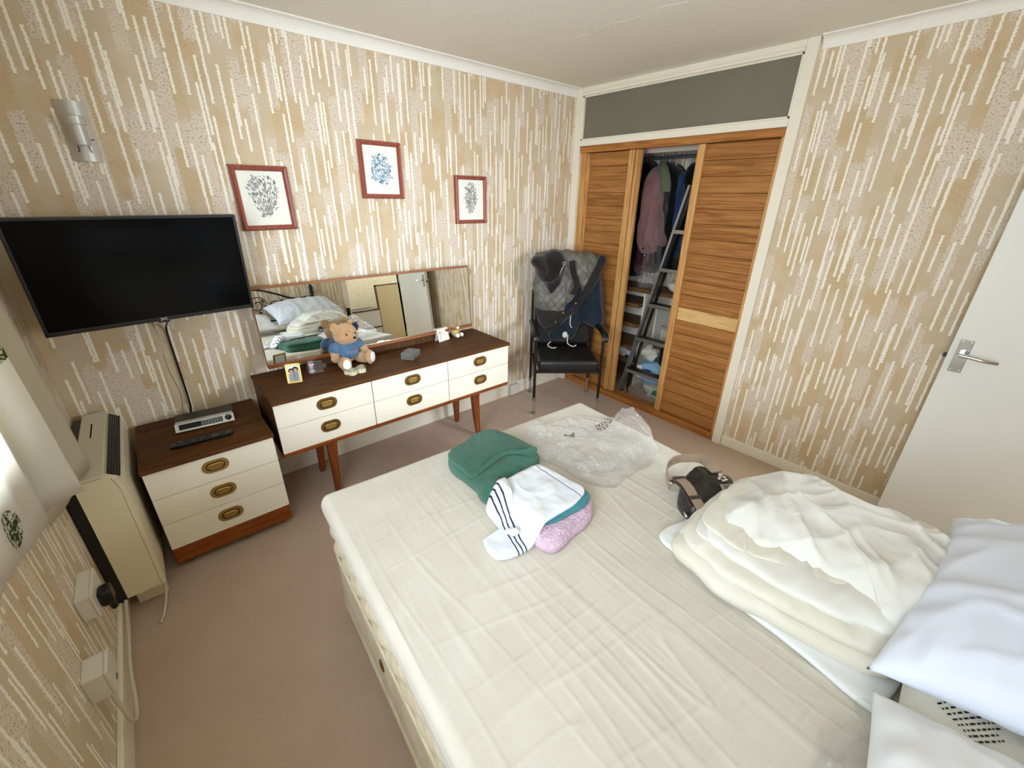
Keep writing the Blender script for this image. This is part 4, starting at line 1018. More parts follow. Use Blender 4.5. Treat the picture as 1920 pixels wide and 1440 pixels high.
# fitted sheet with pulled creases
def sheet_h(x, y):
    m1 = .5 + .5 * mnoise.noise((x * 2.3, y * 2.3, 5)); m2 = .5 + .5 * mnoise.noise((x * 2.1 + 9, y * 2.1, 2))
    wx, wy = x + .03 * mnoise.noise((x * 2, y * 2, 1)), y + .03 * mnoise.noise((x * 2, y * 2, 8))
    fade = max(0, min(1, (-y - .10) / .5))
    a = ridge(wx * 15 + 3, wy * 1.3 + .8 * wx, 3) ** 4 * m1
    c = ridge(wy * 11 + 7, wx * 1.5 - .6 * wy, 6) ** 4 * m2
    d = ridge(wx * 26, wy * 3, 13) ** 4 * max(0, m1 - .45) * 1.6
    return .0036 * (a * (.25 + .75 * fade)) + .0042 * c * (.35 + .65 * fade) + .0022 * d + .003 * mnoise.noise((x * 3, y * 3, 4))
sb_ = B(); r_ = .032; ext = .12; NX, NY = 330, 455; G = []
ztop = .594
for i in range(NY + 1):
    row = []
    gy = ext - (BL + 2 * ext) * i / NY
    for j in range(NX + 1):
        gx = -ext + (BW + 2 * ext) * j / NX
        cx, cy = min(max(gx, r_ - .006), BW - r_ + .006), min(max(gy, -BL + r_ - .006), -r_ + .006)
        dx, dy = gx - cx, gy - cy; ds = math.hypot(dx, dy)
        if ds < 1e-9: p = Vector((gx, gy, ztop + sheet_h(gx, gy)))
        else:
            nx, ny = dx / ds, dy / ds
            along = gx * abs(ny) + gy * abs(nx)
            mx_ = r_ * PI / 2 + .018 + .022 * mnoise.noise((along * 3.1, 7.7, 0)) + (.05 * max(0, min(1, (-gy - .7) / .7)) if nx < -.5 else 0)
            ds2 = min(ds / (ext + r_ * .9) * mx_, mx_) 
            if ds2 < r_ * PI / 2:
                a = ds2 / r_; hh = sheet_h(gx, gy) * math.cos(a)
                p = Vector((cx + nx * r_ * math.sin(a), cy + ny * r_ * math.sin(a), ztop - r_ + r_ * math.cos(a) + hh))
            else:
                k = ds2 - r_ * PI / 2; wv = .004 * mnoise.noise((along * 9, k * 12, 2)) * min(1, k * 30) + .002
                p = Vector((cx + nx * (r_ + wv), cy + ny * (r_ + wv), ztop - r_ - k))
        row.append(p)
    G.append(row)
sb_.grid(G)
fs = bedthing('fitted_sheet', 'creased cream fitted sheet stretched over the mattress', 'sheet')
so = obj('sheet', sb_, 'sheet_cream', fs, smooth=True)
sm_ = so.modifiers.new('thickness', 'SOLIDIFY'); sm_.thickness = .0018; sm_.offset = 1

# iron bedhead seen in the mirror
hbd = thing('iron_headboard', 'black iron headboard with scrolls and leaves at the bed head', 'headboard', (.83, -.615, 0))
for s in (-1, 1):
    p_ = obj('post', B().cyl((s * .67, 0, 0), (s * .67, 0, .98), .016), 'iron_black', hbd, smooth=True, angle=60)
    obj('finial', B().lathe([(.016, .96), (.026, .965), (.026, .985), (.016, .99), (.020, 1.005), (.024, 1.03), (.016, 1.06), (.008, 1.07), (.010, 1.085), (.002, 1.10)], (s * .67, 0, 0), 20), 'iron_black', p_, smooth=True, angle=50)
top = [(-.67, 0, .93), (-.45, 0, .93), (-.28, 0, 1.0), (-.12, 0, 1.06), (0, 0, 1.075), (.12, 0, 1.06), (.28, 0, 1.0), (.45, 0, .93), (.67, 0, .93)]
obj('top_rail', B().tube(top, .011, 10, smoothn=8), 'iron_black', hbd, smooth=True)
obj('low_rail', B().cyl((-.67, 0, .70), (.67, 0, .70), .010), 'iron_black', hbd, smooth=True)
for s in (-1, 1):
    for c, r0_, n_, zz in ((.06, .10, 1.4, .90), (.24, .085, 1.3, .85), (.40, .06, 1.2, .80)):
        pts = [(s * (c + (r0_ * (1 - t_ * .75)) * math.cos(t_ * n_ * 2 * PI)), 0, zz + r0_ * (1 - t_ * .75) * math.sin(t_ * n_ * 2 * PI)) for t_ in [k / 40 for k in range(41)]]
        obj('scroll', B().tube(pts, .0055, 6), 'iron_black', hbd, smooth=True)
    for i in range(9):
        rnd = random.Random(i * 5 + (s > 0)); c = Vector((s * (.06 + .05 * i), -.004, .80 + .22 * rnd.random() * (1 - i / 12)))
        a = rnd.uniform(0, 2 * PI); sz = .045
        leafp = [(0, 0), (.35, .32), (.5, .18), (.75, .28), (1, 0), (.75, -.28), (.5, -.18), (.35, -.32)]
        obj('iron_leaf', B().prism([(u * sz, v * sz) for u, v in leafp], -.002, .002, Matrix.Translation(c) @ Matrix.Rotation(PI / 2, 4, 'X') @ Matrix.Rotation(a, 4, 'Z')), 'iron_black', hbd)
for i in range(5): obj('spindle', B().cyl((-.44 + .22 * i, 0, .30), (-.44 + .22 * i, 0, .70), .006), 'iron_black', hbd)
obj('low_rail', B().cyl((-.67, 0, .30), (.67, 0, .30), .010), 'iron_black', hbd, smooth=True)

# ------------------------------------------------------------------ things on the bed
SZ = .600
def local(poly, c): return [(p[0] - c[0], p[1] - c[1]) for p in poly]
def cloth(name, label, cat, poly, zb, h, mat, hf=None, group=None, **kw):
    c = (sum(p[0] for p in poly) / len(poly), sum(p[1] for p in poly) / len(poly))
    z0 = zb if not callable(zb) else 0.0
    t = thing(name, label, cat, (c[0], c[1], z0), group=group)
    zf = (lambda x, y: zb(x + c[0], y + c[1])) if callable(zb) else 0.0
    hh = (lambda x, y: hf(x + c[0], y + c[1])) if hf else None
    if kw.get('center'): kw['center'] = (kw['center'][0] - c[0], kw['center'][1] - c[1])
    obj('body', blob(local(poly, c), zf, h, hf=hh, **kw), mat, t, smooth=True)
    return t, c
def part(t, c, z0, name, poly, zb, h, mat, hf=None, **kw):
    zf = (lambda x, y: zb(x + c[0], y + c[1]) - z0) if callable(zb) else zb - z0
    hh = (lambda x, y: hf(x + c[0], y + c[1])) if hf else None
    if kw.get('center'): kw['center'] = (kw['center'][0] - c[0], kw['center'][1] - c[1])
    return obj(name, blob(local(poly, c), zf, h, hf=hh, **kw), mat, t, smooth=True)
soft1 = lambda s, a: (lambda x, y: a * fbm(x * 13 + s, y * 13, s, 3))

# green towel: thick folded body, a flap laid back over it with a woven hem
gp = [(.742, 1.245), (.84, 1.285), (.99, 1.315), (1.035, 1.24), (1.055, 1.06), (1.0, .985), (.93, .975), (.81, .955), (.745, .925), (.715, .955), (.728, 1.06), (.722, 1.17)]
gt, gc = cloth('green_towel', 'dark green bath towel folded on the bed', 'towel', gp, SZ, .062, 'towel_green', lambda x, y: .010 * fbm(x * 11, y * 11, 2, 3) + .008 * (ridge(x * 9 + y * 9, x * 2 - y * 2, 3) - .4), nexp=3.2, jit=.008)
part(gt, gc, SZ, 'flap', [(.735, 1.235), (.83, 1.275), (.97, 1.300), (1.02, 1.235), (1.045, 1.06), (1.01, 1.03), (.96, 1.055), (.90, 1.085), (.82, 1.075), (.735, 1.065), (.728, 1.15)], lambda x, y: SZ + .046, .028, 'towel_green', lambda x, y: .008 * fbm(x * 10, y * 10, 5, 3) + .008 * (ridge(x * 12 - y * 5, y * 3, 9) - .4), nexp=3.5, jit=.006)
obj('hem', B().strap([(1.03 - gc[0], 1.030 - gc[1], .072), (.965 - gc[0], 1.046 - gc[1], .078), (.90 - gc[0], 1.077 - gc[1], .080), (.82 - gc[0], 1.066 - gc[1], .078), (.742 - gc[0], 1.058 - gc[1], .062)], .016, .006, lambda t: (0, -.5, 1), 6), 'towel_green', gt, smooth=True, angle=50)
part(gt, gc, SZ, 'roll_end', [(.735, .945), (.80, .965), (.83, 1.0), (.79, 1.03), (.735, 1.02), (.715, .98)], SZ + .012, .052, 'towel_green', soft1(3, .006), nexp=2.2)

# pink and teal towels with a striped cotton top laid over
pk, pc = cloth('pink_towel', 'pale pink fluffy towel at the bottom of the small pile', 'towel', [(.985, .705), (.945, .665), (.84, .652), (.745, .640), (.715, .70), (.73, .80), (.80, .86), (.93, .85), (.99, .79)], SZ, .042, 'towel_pink', soft1(7, .008), nexp=4, jit=.006)
part(pk, pc, SZ, 'fold', [(.988, .712), (.95, .676), (.85, .664), (.755, .654), (.72, .71), (.75, .80), (.90, .83), (.985, .79)], SZ + .030, .020, 'towel_pink', soft1(9, .007), nexp=4, jit=.006)
tl, tc = cloth('teal_towel', 'teal folded towel between the pink towel and the striped top', 'towel', [(.985, .712), (.93, .690), (.86, .692), (.795, .700), (.75, .74), (.78, .86), (.90, .87), (.985, .80)], SZ + .050, .026, 'towel_teal', soft1(4, .004), nexp=4, jit=.004)
def gz(x, y):
    inside = max(0.0, min(1.0, (x - .690) / .07)) * max(0.0, min(1.0, (1.0 - y) / .10 + .25))
    return SZ + .003 + .071 * inside * inside * (3 - 2 * inside)
st, sc_ = cloth('striped_top', 'white cotton top with navy sleeve stripes on the towel pile', 'shirt',
    [(.775, .955), (.86, .965), (.945, .955), (.960, .88), (.968, .80), (.968, .725), (.90, .700), (.82, .702), (.74, .70), (.66, .702), (.585, .735), (.600, .82), (.665, .825), (.690, .90)], gz, .014, 'stripe_cotton',
    lambda x, y: .006 * (ridge(x * 8 - y * 5, x * 5 + y * 8, 2) - .3) + .004 * fbm(x * 20, y * 20, 1, 2), nexp=6, jit=.003, center=(.80, .80), rings=30, around=220, smoothn=4)
part(st, sc_, 0.0, 'sleeve', [(.75, .955), (.69, .925), (.672, .87), (.69, .825), (.74, .84), (.775, .90), (.79, .95)], lambda x, y: gz(x, y) + .012, .022, 'stripe_cotton', lambda x, y: .008 * (ridge(x * 14, y * 8, 4) - .3), nexp=2.4)
obj('neck_tie', B().sphere((.680 - sc_[0], .762 - sc_[1], SZ + .040), (.016, .014, .010), 3).sphere((.668 - sc_[0], .778 - sc_[1], SZ + .038), (.013, .010, .008), 3), 'sheet_white', st, smooth=True)

# clear plastic bag
bagp = [(1.19, 1.235), (1.30, 1.185), (1.42, 1.150), (1.55, 1.07), (1.60, .95), (1.55, .83), (1.44, .715), (1.30, .725), (1.16, .72), (1.085, .80), (1.075, .93), (1.06, 1.05), (1.10, 1.15)]
def bagh(x, y):
    sp = .150 * math.exp(-(((x - 1.43) / .075) ** 2 + ((y - .875) / .085) ** 2)) + .05 * math.exp(-(((x - 1.15) / .05) ** 2 + ((y - 1.16) / .05) ** 2))
    r_ = (1 - abs(mnoise.noise((x * 7 + 2, y * 7, 3)))) ** 3
    return sp + .045 * (r_ - .3) + .018 * ridge(x * 18, y * 14, 5) + .014 * fbm(x * 24, y * 24, 9, 3)
pb, pbc = cloth('plastic_bag', 'crumpled clear plastic bag lying on the bed', 'bag', bagp, SZ + .002, .055, 'polythene', bagh, nexp=2.0, jit=.016, rings=60, around=260)
part(pb, pbc, SZ + .002, 'inner_layer', [(1.16, 1.16), (1.32, 1.14), (1.50, 1.02), (1.54, .90), (1.42, .77), (1.26, .78), (1.15, .83), (1.11, .98)], SZ + .006, .030, 'polythene', lambda x, y: .6 * bagh(x + .1, y + .05) * .7, nexp=2.0, jit=.015, rings=36, around=160)
random.seed(12)
bagm = [c for c in pb.children if c.name.startswith('body')][0]
def bar_rows(host, c0, rx, ry, rows, mat, name):
    b_ = B()
    for off, L_, hgt, wmin, wmax, gap in rows:
        xx = 0
        while xx < L_:
            w_ = random.uniform(wmin, wmax); o_ = Vector(c0) + Vector(rx) * xx + Vector(ry) * off
            q_ = [o_, o_ + Vector(rx) * w_, o_ + Vector(rx) * w_ + Vector(ry) * hgt, o_ + Vector(ry) * hgt]
            b_.quad(drop_on(host, [(v.x, v.y) for v in q_])); xx += w_ + gap * random.uniform(.8, 1.3)
    return b_
rxv, ryv = (.78, -.62), (.62, .78)
obj('printed_bars', bar_rows(bagm, (1.185 - pbc[0], 1.02 - pbc[1]), rxv, ryv, [(0, .045, .030, .0008, .0026, .0014)], 'ink_dark', 'x'), 'ink_dark', pb)
obj('printed_notice', bar_rows(bagm, (1.36 - pbc[0], 1.00 - pbc[1]), rxv, ryv, [(-.012 * k, .075, .006, .004, .012, .003) for k in range(5)], 'ink_dark', 'x'), 'ink_dark', pb)

# handbag
t_ = NT('bag_leather', 0.3, 0.5); n_ = t_.noise(t_.obj(), 45, 3, 0.6, 1.0); t_.col(t_.mix(n_, '#0b0b0a', '#26241f')); t_.bump(n_, .5, .01); M['bag_leather'] = t_.m
hb_, hc = cloth('handbag', 'small black leather handbag with a taupe strap beside the duvet', 'handbag', [(1.375, .565), (1.44, .555), (1.475, .50), (1.49, .44), (1.42, .395), (1.28, .405), (1.205, .445), (1.225, .505), (1.28, .54)], SZ, .085, 'bag_leather', lambda x, y: .016 * fbm(x * 16, y * 16, 3, 3) + .02 * math.exp(-(((x - 1.385) / .045) ** 2 + ((y - .54) / .04) ** 2)), nexp=2.6, jit=.008)
lp = [(1.285, .575, .030), (1.312, .605, .036), (1.372, .642, .040), (1.435, .648, .042), (1.482, .622, .046), (1.492, .575, .066), (1.445, .520, .092), (1.405, .470, .098)]
cen = Vector((1.40, .55, 0))
bq = B(); P_ = catmull([Vector(p) for p in lp], 6); rows = []
for i, p in enumerate(P_):
    d = (P_[min(i + 1, len(P_) - 1)] - P_[max(i - 1, 0)]).normalized(); k = i / (len(P_) - 1)
    wd = Vector((0, 0, 1)).lerp(d.cross(Vector((0, 0, 1))) * -1, max(0, (k - .65) / .35) ** 1.2 * .9).normalized(); wd = (wd - d * wd.dot(d)).normalized(); n = d.cross(wd)
    q = p - Vector((hc[0], hc[1], 0))
    rows.append([q + wd * a * .019 + n * c * .0018 for a, c in ((-1, -1), (1, -1), (1, 1), (-1, 1))])
bq.grid(rows, True); obj('strap', bq, 'strap_taupe', hb_, smooth=True, angle=50)
def hl(p): return (p[0] - hc[0], p[1] - hc[1], p[2])
obj('strap_end', B().strap([hl(p) for p in ((1.285, .575, .050), (1.296, .560, .070), (1.275, .520, .082), (1.240, .470, .078), (1.215, .425, .060), (1.205, .398, .030), (1.20, .390, .012))], .034, .004, None, 5), 'strap_taupe', hb_, smooth=True, angle=50)
obj('shoulder_pad', B().strap([hl(p) for p in ((1.296, .562, .064), (1.275, .520, .076), (1.245, .476, .073), (1.222, .440, .060))], .052, .006, None, 5), 'leather_brown', hb_, smooth=True, angle=50)
for k, p in enumerate(((1.292, .553, .074), (1.232, .457, .0775))):
    obj('pad_loop', B().strap([hl((p[0] - .020, p[1] + .012, p[2] + .004)), hl((p[0] + .020, p[1] - .012, p[2] + .004))], .012, .004, None, 2), 'leather_brown', hb_)
obj('buckle', B().tube([hl((1.285 + .010 * math.cos(a * PI / 6), .575 + .012 * math.sin(a * PI / 6), .052)) for a in range(12)], .0035, 6, closed=True).sphere(hl((1.388, .452, .104)), .008, 2).cyl(hl((1.205, .472, .022)), hl((1.19, .455, .018)), .006), 'chrome', hb_, smooth=True)
cr = [hl((1.372 + .012 * math.cos(a * 2 * PI / 5), .437 + .012 * math.sin(a * 2 * PI / 5), .105)) for a in range(5)]
cm = B()
for p in cr: cm.sphere(p, (.007, .007, .004), 2)
obj('charm', cm, 'chrome', hb_, smooth=True)
tg = obj('tag', B().box(-.032, .032, -.012, .012, 0, .002, .001), 'silver', hb_, loc=hl((1.350, .398, .102)), rot=(.15, -.1, -.75))
for i in range(3): obj('tag_line', B().box(-.024, .02 - .01 * (i % 2), -.008 + i * .006, -.0055 + i * .006, .002, .0025), 'ink_dark', tg)

# folded sheet under the duvet
flat_, fc_ = cloth('folded_sheet', 'thin white folded sheet sticking out from under the duvet', 'sheet', [(1.055, .478), (1.02, .36), (.992, .22), (.975, .06), (.945, -.095), (.975, -.112), (1.10, -.135), (1.35, -.10), (1.50, .10), (1.48, .36), (1.34, .43), (1.20, .45)], SZ, .020, 'sheet_white', lambda x, y: .004 * (ridge(x * 22 + y * 4, y * 2, 1) - .3), nexp=6, center=(1.2, .17), jit=.004, rings=26, around=200)
# duvet: rolled layers at the near edge, a thick rumpled cover over the top
def wr(s, a, ang, f1=11, f2=2.4):
    c, q = math.cos(ang), math.sin(ang)
    return lambda x, y: a * (ridge((x * c + y * q) * f1 + .9 * mnoise.noise((x * 4, y * 4, s)), (-x * q + y * c) * f2, s) - .25) + a * .6 * fbm(x * 7, y * 7, s, 3)
du, dc = cloth('duvet', 'bulky white duvet heaped beside the pillows', 'duvet', [(1.03, .42), (.985, .33), (.965, .24), (.985, .11), (1.0, -.01), (1.02, -.08), (1.08, -.12), (1.30, -.14), (1.55, -.13), (1.60, .05), (1.58, .28), (1.45, .40), (1.25, .43)], SZ + .014, .060, 'duvet_cream', wr(1, .008, 1.9, 20, 3), nexp=3.5, center=(1.26, .15), jit=.008, around=220, rings=30)
z0 = SZ + .014
part(du, dc, z0, 'rolled_layer', [(1.05, .40), (1.0, .31), (.99, .22), (1.0, .10), (1.02, -.02), (1.05, -.095), (1.12, -.125), (1.35, -.15), (1.56, -.13), (1.58, .10), (1.55, .30), (1.40, .41), (1.2, .42)], z0 + .042, .050, 'duvet_cream', wr(3, .012, 1.8, 16, 3), nexp=3.0, center=(1.27, .14), jit=.010, around=220, rings=30)
part(du, dc, z0, 'rolled_layer', [(1.10, .36), (1.04, .28), (1.03, .16), (1.04, .06), (1.06, -.03), (1.09, -.09), (1.16, -.12), (1.36, -.15), (1.55, -.13), (1.57, .10), (1.52, .30), (1.38, .40)], z0 + .075, .045, 'duvet_white', wr(5, .014, 1.7, 14, 3), nexp=2.8, center=(1.29, .13), jit=.010, around=220, rings=30)
for k_, (dx_, zz_, a_) in enumerate(((.004, .030, 2.0), (.018, .058, 1.7), (.034, .082, 1.9), (.058, .100, 1.6))):
    part(du, dc, z0, 'rolled_layer', [(1.06 + dx_, .385), (1.005 + dx_, .30), (.99 + dx_ * 1.4, .19), (1.005 + dx_ * 1.8, .08), (1.03 + dx_ * 1.8, -.02), (1.06 + dx_, -.095), (1.14 + dx_, -.125), (1.36, -.14), (1.52, -.12), (1.55, .10), (1.50, .28), (1.36, .38)], z0 + zz_, .020, ('duvet_white', 'duvet_cream')[k_ % 2], wr(11 + k_, .012, a_, 15, 3), nexp=3.5, center=(1.28, .13), jit=.016, around=240, rings=22, seed=k_ * 3.0)
top_p = [(1.075, .425), (1.02, .37), (.998, .30), (1.04, .22), (1.10, .145), (1.135, .045), (1.125, -.04), (1.045, -.125), (1.14, -.145), (1.32, -.165), (1.52, -.165), (1.60, -.05), (1.59, .10), (1.585, .28), (1.48, .395), (1.33, .430), (1.18, .435)]
def tz(x, y):
    k = max(0, min(1, (x - 1.0) / .22)); e = max(0, min(1, (.46 - y) / .22)); g = max(0, min(1, (1.68 - x) / .22)); w = max(0, min(1, (y + .20) / .10 + .35))
    return z0 + .010 + .098 * (k * k * (3 - 2 * k)) * (e * e * (3 - 2 * e)) * (.25 + .75 * g * g * (3 - 2 * g)) * w
cv1, cv2 = wr(8, .020, 2.25, 9, 2.0), wr(4, .010, .6, 13, 3)
part(du, dc, z0, 'cover', top_p, tz, .060, 'duvet_white', lambda x, y: cv1(x, y) + cv2(x, y), nexp=2.8, center=(1.32, .13), jit=.014, around=300, rings=60)

# pillows
def pillow(name, label, w, d, h, loc, rot, mat, seed, crease=.008, group='pillows on the bed', parts=()):
    t = thing(name, label, 'pillow', loc, rot=rot, group=group)
    b = B(); n = 64; T_ = []; K = []
    for i in range(n + 1):
        u = -1 + 2 * i / n; r1 = []; r2 = []
        for j in range(n + 1):
            v = -1 + 2 * j / n
            uu_ = math.copysign(abs(u) ** .9, u); vv = math.copysign(abs(v) ** .9, v)
            pin = 1 - .07 * (1 - vv * vv) * abs(uu_) ** 3; pin2 = 1 - .10 * (1 - uu_ * uu_) * abs(vv) ** 3
            x, y = uu_ * w / 2 * pin, vv * d / 2 * pin2
            e = max(0, (1 - abs(u) ** 2.4)) ** .55 * max(0, (1 - abs(v) ** 2.4)) ** .55
            edge = 1 - max(abs(u), abs(v)) ** 3
            wrk = crease * (1 - edge) * math.sin(7 * (u if abs(v) > abs(u) else v) * PI + seed) * (1 - max(abs(u), abs(v)) ** 14) + crease * 1.2 * (ridge(x * 9 + seed, y * 6, seed) - .3) * e
            wrk *= min(1, (1 - max(abs(u), abs(v))) * 5) * min(1, (2.02 - abs(u) - abs(v)) * 2.2); th = .0035 * min(1, (1 - max(abs(u), abs(v))) * 12)
            r1.append((x, y, h / 2 * e + wrk + th)); r2.append((x, y, -h / 2 * e * .75 + min(wrk, wrk * .3) - th))
        T_.append(r1); K.append(r2)
    b.grid(T_); b.grid(K); bmesh.ops.remove_doubles(b.bm, verts=b.bm.verts, dist=1e-5)
    obj('pillowcase', b, mat, t, smooth=True)
    for pn, bb_, mm in parts: obj(pn, bb_, mm, t)
    return t
pillow('pillow', 'plump bluish white pillow propped up beside the duvet', .74, .50, .21, (1.305, -.325, .795), (math.radians(-20), math.radians(-2), math.radians(-4)), 'pillow_blue', 1.0, .010)
pillow('pillow', 'white pillow at the near end of the bed head, cut by the frame', .72, .46, .17, (.600, -.325, .735), (math.radians(-12), math.radians(4), math.radians(2)), 'pillow_white', 4.0, .008)
random.seed(5)
wrapped = pillow('wrapped_pillow', 'greenish cream pillow in printed clear wrapping under the white pillows', .70, .46, .105, (1.02, -.335, .655), (0, 0, math.radians(3)), 'duvet_cream', 7.0, .010)
wm_ = [c for c in wrapped.children if c.name.startswith('pillowcase')][0]
obj('printed_text', bar_rows(wm_, (-.03, .16), (.72, -.69), (.69, .72), [(-.010 * k, .085 - .005 * k, .0035, .003, .010, .003) for k in range(8)], 'ink_dark', 'x'), 'ink_dark', wrapped)
wp, wpc = cloth('pillow_wrapping', 'loose clear plastic wrapping poking out under the near pillow', 'plastic wrap', [(.98, -.09), (.92, -.10), (.86, -.075), (.80, -.06), (.70, -.08), (.66, -.2), (.8, -.32), (.96, -.28)], SZ + .002, .030, 'polythene', lambda x, y: .03 * (ridge(x * 9, y * 9, 2) - .3) + .015 * fbm(x * 24, y * 24, 2, 3), nexp=2.0, jit=.03, around=140)
pillow('cream_cushion', 'small cream ruffled cushion between the duvet and the far side of the bed', .20, .16, .07, (1.62, -.235, .645), (0, .2, -.5), 'duvet_cream', 9.0, .012, group=None)

# ------------------------------------------------------------------ things on the dressing table
ZT = .683
bear = thing('teddy_bear', 'brown teddy bear in a blue jumper sitting on the dresser', 'teddy bear', (.790, 2.398, ZT), rotz=math.radians(14)); bear.scale = (.9, .9, .95)
b = B()
b.sphere((0, .02, .085), (.068, .058, .085), 4)
b.sphere((0, -.005, .195), (.078, .068, .068), 4)
b.sphere((0.005, -.060, .180), (.036, .034, .030), 4)
for s in (-1, 1):
    b.sphere((s * .062, .010, .245), (.028, .016, .028), 3)
    b.sphere((s * .088, -.006, .104), (.027, .029, .048), 3, Matrix.Rotation(s * -.6, 4, 'Y'))
    b.sphere((s * .108, -.030, .072), (.027, .029, .027), 3)
    b.sphere((s * .070, -.050, .036), (.034, .075, .035), 3, Matrix.Rotation(s * .35, 4, 'Z'))
    b.sphere((s * .090, -.108, .045), (.036, .022, .046), 3, Matrix.Rotation(s * .35, 4, 'Z'))
for v in b.bm.verts:
    p = v.co; v.co = p + v.normal * 0 + Vector((mnoise.noise(p * 60), mnoise.noise(p * 60 + Vector((9, 9, 9))), mnoise.noise(p * 60 + Vector((4, 7, 1))))) * .0045
    if v.co.z < .001: v.co.z = .001
bo = obj('body', b, 'bear_fur', bear, smooth=True)
rm = bo.modifiers.new('blend', 'REMESH'); rm.mode = 'VOXEL'; rm.voxel_size = .0038; rm.use_smooth_shade = True
dt = bpy.data.textures.new('fur_clumps', 'CLOUDS'); dt.noise_scale = .010
dm = bo.modifiers.new('fur', 'DISPLACE'); dm.texture = dt; dm.strength = .006; dm.mid_level = .5
jb = B().lathe([(.070, .048), (.084, .056), (.087, .085), (.083, .112), (.070, .138), (.052, .152), (.044, .154)], (0, .015, 0), 36, None)
for v in jb.bm.verts: v.co.y = .015 + (v.co.y - .015) * .90; v.co += Vector((mnoise.noise(v.co * 30), mnoise.noise(v.co * 30 + Vector((5, 5, 5))), 0)) * .002
for s in (-1, 1): jb.sphere((s * .080, .000, .118), (.042, .042, .036), 3, Matrix.Rotation(s * .6, 4, 'Y'))
obj('jumper', jb, 'bear_shirt', bear, smooth=True)
cu = bpy.data.curves.new('jumper_lettering', 'FONT'); cu.body = 'SKYE'; cu.size = .022; cu.extrude = .0006; cu.align_x = 'CENTER'
random.seed(4)
lt = B()
for i in range(4):
    cx = -.030 + i * .020; lt.tube([(cx + .006 * math.cos(a * PI / 5 + i), -.0655 - .004 * math.cos(cx * 26) + .012 * abs(cx / .03) ** 2, .094 + .006 * math.sin(a * PI / 5 + i)) for a in range(8)], .0014, 5)
bpy.data.curves.remove(cu)
obj('jumper_lettering', lt, 'pink_soft', bear, smooth=True)
for s in (-1, 1):
    obj('eye', B().sphere((s * .030, -.066, .208), .0062, 2), 'black_plastic', bear, smooth=True)
    obj('foot_pad', B().sphere((s * .097, -.128, .048), (.025, .008, .034), 3, Matrix.Rotation(s * .35, 4, 'Z')), 'bear_pad', bear, smooth=True)
obj('nose', B().sphere((.005, -.095, .188), (.011, .007, .008), 2), 'black_plastic', bear, smooth=True)
bw = B()
for a in range(6): bw.sphere((.062 + .014 * math.cos(a * PI / 3), -.030, .232 + .018 * math.sin(a * PI / 3)), (.013, .006, .010), 2, Matrix.Rotation(-a * PI / 3, 4, 'Y'))
bw.sphere((.062, -.036, .232), .008, 2)
obj('bow', bw, 'bow_navy', bear, smooth=True)

# gilt photo frame
pf = thing('photo_frame', 'small gilt photo frame with a portrait of two people', 'photo frame', (.462, 2.300, ZT), rot=(math.radians(-14), 0, math.radians(-16)))
w, h = .072, .104
for (x0, x1, z0_, z1) in ((-w / 2, w / 2, 0, .008), (-w / 2, w / 2, h - .008, h), (-w / 2, -w / 2 + .008, 0, h), (w / 2 - .008, w / 2, 0, h)): obj('frame_side', B().box(x0, x1, -.004, .004, z0_, z1, .002), 'gold', pf)
ph = obj('photo', B().box(-w / 2 + .006, w / 2 - .006, .001, .002, .006, h - .006), 'paper_white', pf)
for cx, cz, hs in ((-.010, .062, 1.0), (.011, .068, 1.05)):
    obj('printed_figure', B().box(cx - .013, cx + .012, .0004, .0009, .009, cz - .010, .0), 'shirt_grey' if cx > 0 else 'ink_grey', ph)
    obj('printed_hair', B().cyl((cx, .0009, cz + .004), (cx, .0003, cz + .004), .0135 * hs), 'hair_dark', ph)
    obj('printed_face', B().cyl((cx, .0003, cz), (cx, -.0002, cz), .0088), 'skin', ph)
obj('strut', B().box(-.012, .012, .004, .007, 0, .075).xf(Matrix.Rotation(math.radians(-26), 4, 'X')), 'black_plastic', pf, loc=(0, .030, .0035))
# clear puzzle-shaped holder with a little figure
fg = thing('clear_keepsake', 'clear acrylic keepsake with a small pink and grey figure', 'ornament', (.585, 2.372, ZT), rotz=math.radians(-18))
obj('block', B().box(-.030, .046, .0, .014, 0, .072, .004), 'acrylic', fg)
obj('knob', B().cyl((.054, .002, .036), (.054, .012, .036), .013), 'acrylic', fg)
dome = B()
for r_ in ((0.026, .0),): dome.sphere((-.012, -.018, .042), (.024, .014, .042), 3)
for v in dome.bm.verts: v.co.z = max(v.co.z, .0005)
obj('dome', dome, 'acrylic', fg, smooth=True)
obj('figure', B().sphere((-.012, -.016, .022), (.013, .009, .016), 2).sphere((-.012, -.018, .043), (.011, .009, .010), 2).sphere((-.022, -.018, .018), (.006, .006, .006), 2).sphere((-.002, -.018, .018), (.006, .006, .006), 2), 'figure_grey', fg, smooth=True)
obj('figure_hat', B().sphere((-.012, -.017, .055), (.013, .010, .009), 2), 'pink_soft', fg, smooth=True)
